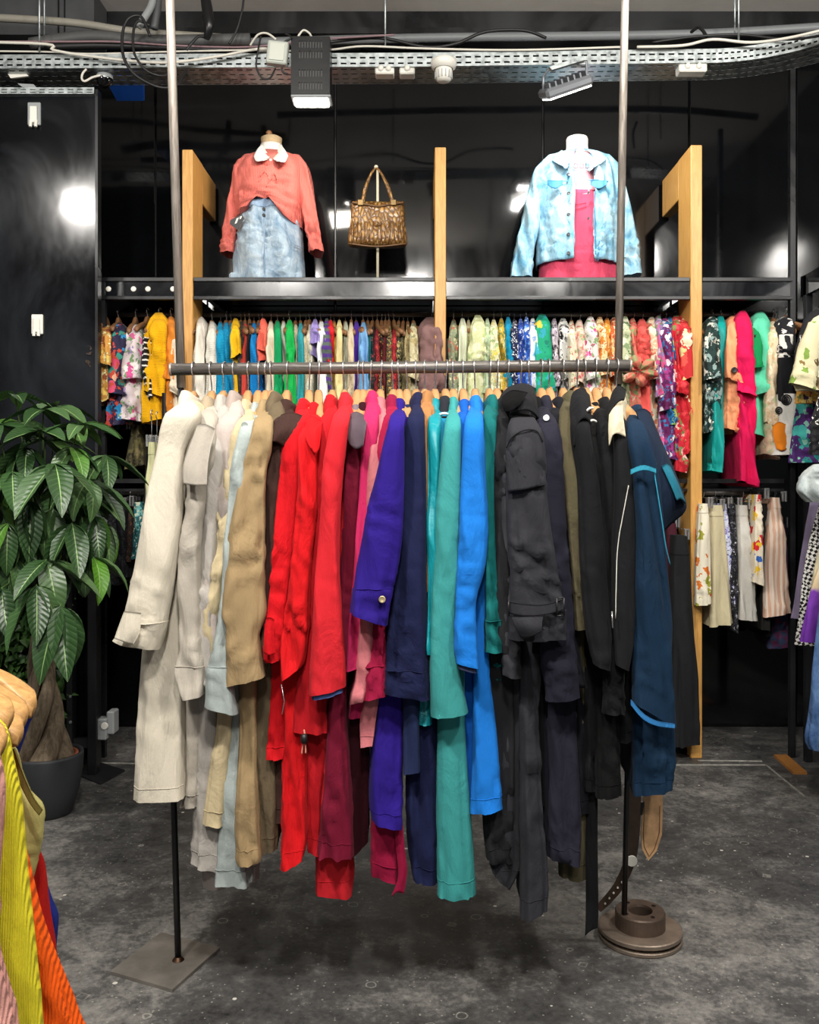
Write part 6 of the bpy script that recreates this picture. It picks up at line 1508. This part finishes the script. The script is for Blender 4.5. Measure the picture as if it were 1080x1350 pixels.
# ================================================================== cable tray and everything up there
DT = 3.98
tr = empty('cable_tray', 'perforated galvanised cable tray running across the whole ceiling', 'cable tray', (0, DT, P(0, 84, DT)[2]))
def tray_run(pts, hgt, dep, parent, step=.042):
    """pts: path of the lower front edge. slotted front wall, slotted floor"""
    fr, fl_ = MB(), MB()
    path = [np.array(p, float) for p in pts]
    pts_ = []
    for a, b in zip(path[:-1], path[1:]):
        n_ = max(1, int(round(np.linalg.norm(b - a) / step))); pts_ += [a + (b - a) * i / n_ for i in range(n_)]
    pts_.append(path[-1]); up = np.array((0, 0, 1.0)); nb = []
    for i in range(len(pts_)):
        t_ = pts_[min(i + 1, len(pts_) - 1)] - pts_[max(i - 1, 0)]; q = np.cross(up, t_); nb.append(q / np.linalg.norm(q))
    def plate(mb, a, b, ua, ub, o0, o1, thick):
        mb.prism([a + ua * o0, b + ub * o0, b + ub * o1, a + ua * o1], thick)
    cuts = [0, .1, .16, .38, .44, .66, .72, .92, .98, 1.0]
    for i in range(len(pts_) - 1):
        a, b, na, nb_ = pts_[i], pts_[i + 1], nb[i], nb[i + 1]
        th = na * .0015; m0, m1 = a + (b - a) * .2, a + (b - a) * .8; u0, u1 = na + (nb_ - na) * .2, na + (nb_ - na) * .8
        for r0, r1 in [(0, .20), (.32, .60), (.72, 1.0)]: plate(fr, a, b, up, up, r0 * hgt, r1 * hgt, th)
        for r0, r1 in ((.20, .32), (.60, .72)):
            plate(fr, a, m0, up, up, r0 * hgt, r1 * hgt, th); plate(fr, m1, b, up, up, r0 * hgt, r1 * hgt, th)
        tz = up * .0015
        for k in range(0, len(cuts) - 1):
            c0, c1 = cuts[k] * dep, cuts[k + 1] * dep
            if k % 2 == 0: plate(fl_, a, b, na, nb_, c0, c1, tz)
            else: plate(fl_, a, m0, na, u0, c0, c1, tz); plate(fl_, m1, b, u1, nb_, c0, c1, tz)
    fr.build('side_wall', M_GALV, parent); fl_.build('tray_floor', M_GALV, parent)
    return fr
a0 = P(-270, 92, DT); a1 = P(560, 88, DT); a2 = P(930, 83, DT)
hgt = .062
path = [a0, a1, a2]
for k in range(1, 19):
    q = k / 18 * .75; path.append(a2 + np.array((.62 * math.sin(q), -.62 * (1 - math.cos(q)), .0)))
tray_run(path, hgt, .17, tr)
# hanging rods
for i, (px, py, d) in enumerate(((52, 70, 3.98), (58.5, 52, 4.08), (508, 62, 4.0), (974, 55, 3.95), (969, 45, 4.1))):
    a = P(px, py, d); o = MB().tube([a, (a[0], a[1], Z_CEIL - .001)], .0042, 8).build('threaded_rod', M_GALV, tr, True)
# dim service pipe, conduits and cables lying in the tray
def cable(pts, r, mat, name, label, cat='cable', group=None, k=6):
    o = MB().tube([P(*q) for q in pts], r, 8, k).build(name, mat, None, True); tag(o, label, cat, group); return o
cable([(-262, 13, 4.15), (60, 27, 4.15), (180, 42, 4.15), (330, 52, 4.15)], .017, simple('grey_conduit', '#8f8b80', .5), 'conduit_pipe', 'pale grey conduit pipe sloping above the tray at left', 'pipe')
cable([(330, 56, 4.3), (560, 50, 4.3), (820, 47, 4.3), (960, 43, 4.28), (1110, 34, 4.2)], .020, simple('grey_conduit2', '#6f7274', .5), 'conduit_pipe', 'long grey conduit pipe behind the tray at right', 'pipe')
cable([(40, 58, 4.08), (120, 48, 4.08), (200, 54, 4.08), (330, 52, 4.1)], .026, simple('dark_hose', '#4b4b4b', .6), 'cable_duct', 'thick dark grey hose lying in the tray at left', 'hose')
cable([(60, 62, 4.02), (130, 60, 4.02), (200, 62, 4.02), (300, 66, 4.02)], .017, M_RUBBER, 'cable', 'thick black cable in the tray at left')
cable([(-262, 53, 3.95), (40, 57, 3.95), (70, 66, 3.945), (110, 73, 3.945), (180, 81, 3.935), (230, 82, 3.93), (290, 74, 3.935), (330, 66, 3.94), (352, 64, 3.95)], .006, M_WCABLE, 'cable', 'white cable drooping over the front of the tray at left')
cable([(-262, 54, 3.99), (60, 55, 4.0), (150, 55, 3.99), (230, 60, 4.0), (330, 62, 4.0), (420, 52, 4.0), (520, 46, 4.0)], .0045, M_PURPLEC, 'cable', 'mauve cable running along the top of the tray')
cable([(-262, 66, 3.99), (40, 68, 4.0), (120, 71, 3.99), (230, 68, 3.99), (330, 66, 3.99)], .004, M_WCABLE, 'cable', 'thin white cable lying low in the tray at left')
cable([(340, 68, 3.98), (430, 66, 3.97), (480, 61, 3.96), (560, 64, 3.97), (680, 66, 3.97), (820, 62, 3.97)], .0045, M_WCABLE, 'cable', 'thin white cable along the tray behind the black floodlight')
cable([(430, 56, 4.02), (500, 50, 4.02), (560, 62, 4.0), (600, 58, 3.99), (640, 42, 4.0), (690, 40, 4.02), (720, 50, 4.05)], .007, M_RUBBER, 'cable', 'black cable arching out of the tray above the smoke detector')
cable([(840, 62, 3.95), (900, 60, 3.94), (940, 52, 3.93), (990, 56, 3.9), (1040, 50, 3.8), (1100, 36, 3.65)], .006, M_WCABLE, 'cable', 'white cable along the tray at the right end')
cable([(860, 56, 4.0), (920, 48, 3.98), (980, 46, 3.95), (1040, 52, 3.85), (1100, 44, 3.7)], .0055, M_RUBBER, 'cable', 'black cable along the tray at the right end')
cable([(912, 42, 4.2), (922, 36, 4.1), (932, 48, 4.05)], .008, M_RUBBER, 'cable', 'short black cable hump above the tray at right')
cable([(198, 48, 3.88), (186, 22, 3.88), (168, 26, 3.87), (161, 50, 3.86), (164, 78, 3.85), (180, 100, 3.85), (210, 115, 3.86), (232, 112, 3.88), (246, 92, 3.95)], .0065, M_RUBBER, 'cable', 'outer black cable loop hanging beneath the tray at left')
cable([(198, 34, 3.9), (182, 28, 3.88), (176, 42, 3.87), (177, 70, 3.86), (192, 92, 3.86), (212, 100, 3.87), (226, 95, 3.9)], .0055, M_RUBBER, 'cable', 'inner black cable loop hanging beneath the tray at left')
cable([(204, -20, 3.95), (200, 6, 3.95), (190, 24, 3.93), (182, 36, 3.93)], .016, M_GREYP, 'conduit_pipe', 'pale bent conduit coming down from the ceiling at left', 'pipe')
cable([(210, -20, 3.98), (207, 14, 3.97), (203, 38, 3.97)], .017, simple('dark_grey_plastic', '#47494b', .5), 'conduit_pipe', 'dark grey conduit end beside the bent pale conduit', 'pipe')
cable([(268, -20, 3.95), (273, 10, 3.94), (276, 34, 3.93), (272, 52, 3.95)], [.018, .024, .022, .012], simple('black_bag', '#101012', .35), 'cable_bundle', 'thick black taped cable bundle dropping to the tray', 'cable bundle')
cable([(272, 50, 3.95), (262, 48, 3.93), (252, 58, 3.92), (246, 66, 3.92)], .006, M_RUBBER, 'cable', 'short black cable end beside the taped bundle')
cable([(322, -20, 4.0), (320, 10, 4.0), (312, 40, 4.0), (302, 58, 4.0)], .005, M_RUBBER, 'cable', 'single black cable dropping from the ceiling left of the floodlight')
cable([(330, 60, 3.9), (340, 46, 3.88), (352, 44, 3.87), (364, 52, 3.86)], .0045, M_WCABLE, 'cable', 'white cable arching into the junction box')
cable([(344, 48, 3.87), (340, 68, 3.86), (338, 88, 3.86), (345, 102, 3.86), (356, 103, 3.87), (363, 90, 3.88)], .004, M_RUBBER, 'cable', 'black cable loop under the white junction box')
cable([(376, 44, 3.88), (384, 50, 3.87), (372, 60, 3.87), (372, 92, 3.87), (380, 98, 3.88)], .0045, M_RUBBER, 'cable', 'black cable between junction box and black floodlight')
cable([(393, 48, 3.9), (400, 40, 3.9), (408, 44, 3.9), (412, 52, 3.92)], .0045, M_WCABLE, 'cable', 'small cable hoop on top of the black floodlight')

def small_box(x0, y0, x1, y1, d, th, mat, name, label, cat='box', rot=0, extra=None):
    a, b = P(x0, y1, d), P(x1, y0, d)
    e = empty(name, label, cat, ((a[0] + b[0]) / 2, d, a[2]))
    MB().box((a[0], d - th / 2, a[2]), (b[0], d + th / 2, b[2]), ch=.005).build('case', mat, e)
    return e, a, b
e, a, b = small_box(351, 56, 378, 86, 3.85, .04, simple('grey_white_box', '#a9ada4', .5), 'junction_box', 'pale grey junction box hung on the tray left of the black floodlight')
e.rotation_euler = (0, math.radians(6), 0)
MB().box((a[0] + .012, 3.826, a[2] + .012), (b[0] - .012, 3.83, b[2] - .012), ch=.001).build('lid', simple('grey_white_lid', '#b9bdb2', .45), e)
for i, (x0, x1, y) in enumerate(((495, 520, 93), (527, 547, 93), (893, 930, 90))):
    e, a, b = small_box(x0, y - 5, x1, y + 8 if i < 2 else y + 8, DT + .04, .06, M_WHITEP, 'junction_box', ('left of the two cream junction boxes under the tray', 'right of the two cream junction boxes under the tray', 'cream junction box with two knobs under the tray at right')[i])
    for k in ((.3, .7) if i != 1 else (.5,)):
        MB().lathe([(0, -.012), (.011, -.011), (.013, 0)], (a[0] + (b[0] - a[0]) * k, DT + .01, (a[2] + b[2]) / 2), 12, 'y').build('knob', M_WHITEP, e, True)
for i, (pts, lb) in enumerate(((((8, 94), (30, 94), (38, 100), (14, 103)), 'white metal bracket hanging under the tray at far left'), (((23, 110), (44, 111), (48, 115), (30, 115)), 'grey metal bracket below the white one at far left'))):
    o = MB().prism([P(x, y, DT + .05) for x, y in pts][::-1], (0, .012, 0)).build('metal_bracket', M_WHITEP if i == 0 else M_GREYP, None); tag(o, lb, 'bracket')
# second perforated strip on top of the left panel
ts_ = empty('perforated_strip', 'galvanised perforated strip along the top of the black lacquer panel', 'strip', P(60, 125, dL - .02))
tray_run([P(-250, 124, dL - .03), P(124, 124, dL - .03)], .03, .05, ts_)
# smoke detector
sd = empty('smoke_detector', 'round white smoke detector under the cable tray', 'smoke detector', P(585, 107, DT - .035))
c = P(585, 80, DT - .06)
MB().lathe([(0, 0), (.054, 0), (.056, -.012), (.052, -.03), (.04, -.038)], c, 32).build('base', M_WHITEP, sd, True)
MB().lathe([(.036, -.036), (.038, -.05), (.034, -.075), (.028, -.088), (.012, -.092), (0, -.092)], c, 28).build('sensor', M_WHITEP, sd, True)
vn = MB()
for k in range(14):
    q = 6.283 * k / 14; vn.box((c[0] + .0365 * math.cos(q) - .002, c[1] + .0365 * math.sin(q) - .002, c[2] - .08), (c[0] + .0365 * math.cos(q) + .002, c[1] + .0365 * math.sin(q) + .002, c[2] - .05))
vn.build('vent_ribs', M_GREYP, sd)
# dome camera and blue board
dc_ = empty('dome_camera', 'black glossy dome camera under the tray at left', 'camera', P(138, 110, 3.9))
c = P(138, 92, 4.03); c[2] = a0[2] - .001
MB().lathe([(0, 0), (.034, 0), (.036, -.012), (.036, -.018)], c, 28).build('base', M_GREYP, dc_, True)
MB().lathe([(.035, -.016), (.033, -.03), (.025, -.045), (.012, -.055), (0, -.057)], c, 28).build('dome', simple('black_glass', '#0a0a0c', .06), dc_, True)
cable([(134, 99, 4.0), (122, 102, 3.99), (112, 107, 3.98), (108, 104, 3.98), (109, 97, 3.98), (114, 91, 3.98)], .005, M_WCABLE, 'cable', 'short white cable loop beside the dome camera')
bb = empty('blue_board', 'bright blue plastic board stuck under the tray beside the camera', 'board', P(165, 133, 4.3))
MB().prism([P(x, y, d) for x, y, d in ((132, 92, 4.1), (189, 92, 4.1), (190, 133, 4.4), (154, 133, 4.4))][::-1], (0, .01, .012)).build('sheet', simple('blue_plastic', '#2a78ff', .35), bb)
MB().box(tuple(P(149, 103, 4.08) - np.array((0, .01, 0))), tuple(P(158, 94, 4.08) + np.array((0, .02, 0))), ch=.004).build('clip', simple('blue_plastic', '#2a78ff', .35), bb)

# ------------------------------------------------------------------ floodlights over the shelf
DF_ = 3.98
M_LENS2 = emit('flood_lens', '#fffaf0', 14.0)
fl1 = empty('floodlight', 'black slotted gear-box floodlight shining down from the tray', 'lamp', P(410, 128, DF_ - .08))
a, b = P(384, 124, DF_ - .1), P(431, 48, DF_ - .1)
dp = .10
hs = MB().box((a[0], DF_ - .1 + .004, a[2]), (b[0] + .012, DF_ + dp - .1, b[2]), ch=.006).build('housing', simple('gear_box_glow_grey', '#4a4a4a', .5), fl1)  # lighter grey inside imitates the glow seen through the slots
# front cover with four rows of slots
fc_ = MB(); W_ = b[0] - a[0] + .012; H_ = b[2] - a[2]; y0 = DF_ - .1
def pl(u0, u1, w0, w1): fc_.box((a[0] + u0 * W_, y0 - .002, a[2] + w0 * H_), (a[0] + u1 * W_, y0 + .002, a[2] + w1 * H_))
rows = [(.08, .20), (.30, .42), (.62, .74), (.80, .92)]; last = 0
for w0, w1 in rows:
    pl(0, 1, last, w0); last = w1
    pl(0, .2, w0, w1); pl(.84, 1, w0, w1)
    for k in range(9):
        u = .2 + k * .64 / 9; pl(u + .035, u + .0711, w0, w1)
pl(0, 1, last, 1)
fc_.box((a[0] - .001, y0, a[2]), (a[0] + .001, DF_ + dp - .099, b[2])).box((b[0] + .011, y0, a[2]), (b[0] + .013, DF_ + dp - .099, b[2])).box((a[0], y0, b[2] - .001), (b[0] + .012, DF_ + dp - .099, b[2] + .001)); fc_.build('slotted_cover', M_BLACK, fl1)
MB().box((a[0] - .002, y0, a[2] - .012), (b[0] + .016, DF_ + dp - .1, a[2]), ch=.003).build('lamp_rim', M_GREYP, fl1)
MB().box((a[0] + .008, y0 + .008, a[2] - .022), (b[0] + .004, DF_ + dp - .11, a[2] - .011), ch=.005).build('lens', M_LENS2, fl1)
L = bpy.data.lights.new('flood_light', 'AREA'); L.energy = FLOOD_W; L.size = .14; L.color = (1, .93, .82)
lo = bpy.data.objects.new('flood_light', L); COL.objects.link(lo); lo.parent = fl1
w_ = Vector(((a[0] + b[0]) / 2, y0 + dp / 2, a[2] - .034)); lo.location = w_ - fl1.location; aim(lo, w_, P(365, 290, DM))
fl2 = empty('floodlight', 'grey finned floodlight tilted towards the denim jacket', 'lamp', P(745, 128, DF_))
M_FG = simple('grey_cast_metal', '#7c7f84', .4, .4)
cc = P(745, 112, DF_); tl = Matrix.Translation(Vector(cc)) @ Matrix.Rotation(math.radians(-19), 4, 'Y') @ Matrix.Rotation(math.radians(24), 4, 'X')
def put(mb, name, mat, parent):
    V = [tl @ Vector(p) for p in mb.v]; return mesh_obj(name, np.array([tuple(q) for q in V]), mb.f, mat, parent, False)
put(MB().box((-.108, -.075, -.03), (.108, .075, .012), ch=.012), 'housing', M_FG, fl2)
for k in range(7):
    u = -.085 + k * .028; put(MB().box((u, -.06, .012), (u + .007, .06, .032)), 'fin', M_FG, fl2)
put(MB().box((-.095, -.062, -.036), (.095, .062, -.03)), 'lens', M_LENS2, fl2)
for sx in (-1, 1):
    q = tl @ Vector((sx * .1, 0, .0)); MB().tube([tuple(q), (q.x, q.y, q.z + .07), (cc[0] + sx * .05, cc[1], P(0, 84, DT)[2])], .006, 8).build('bracket', M_FG, fl2, True)
MB().prism([P(x, y, DF_ - .09) for x, y in ((724, 88), (770, 73), (771, 79), (728, 92))][::-1], (0, .02, 0)).build('mounting_bar', M_GALV, fl2)
L = bpy.data.lights.new('flood_light', 'AREA'); L.energy = SPOT_W; L.size = .16; L.color = (1, .97, .93)
lo = bpy.data.objects.new('flood_light', L); COL.objects.link(lo); lo.parent = fl2
w_ = tl @ Vector((0, 0, -.045)); lo.location = w_ - fl2.location; aim(lo, w_, P(761, 290, DM - .1))
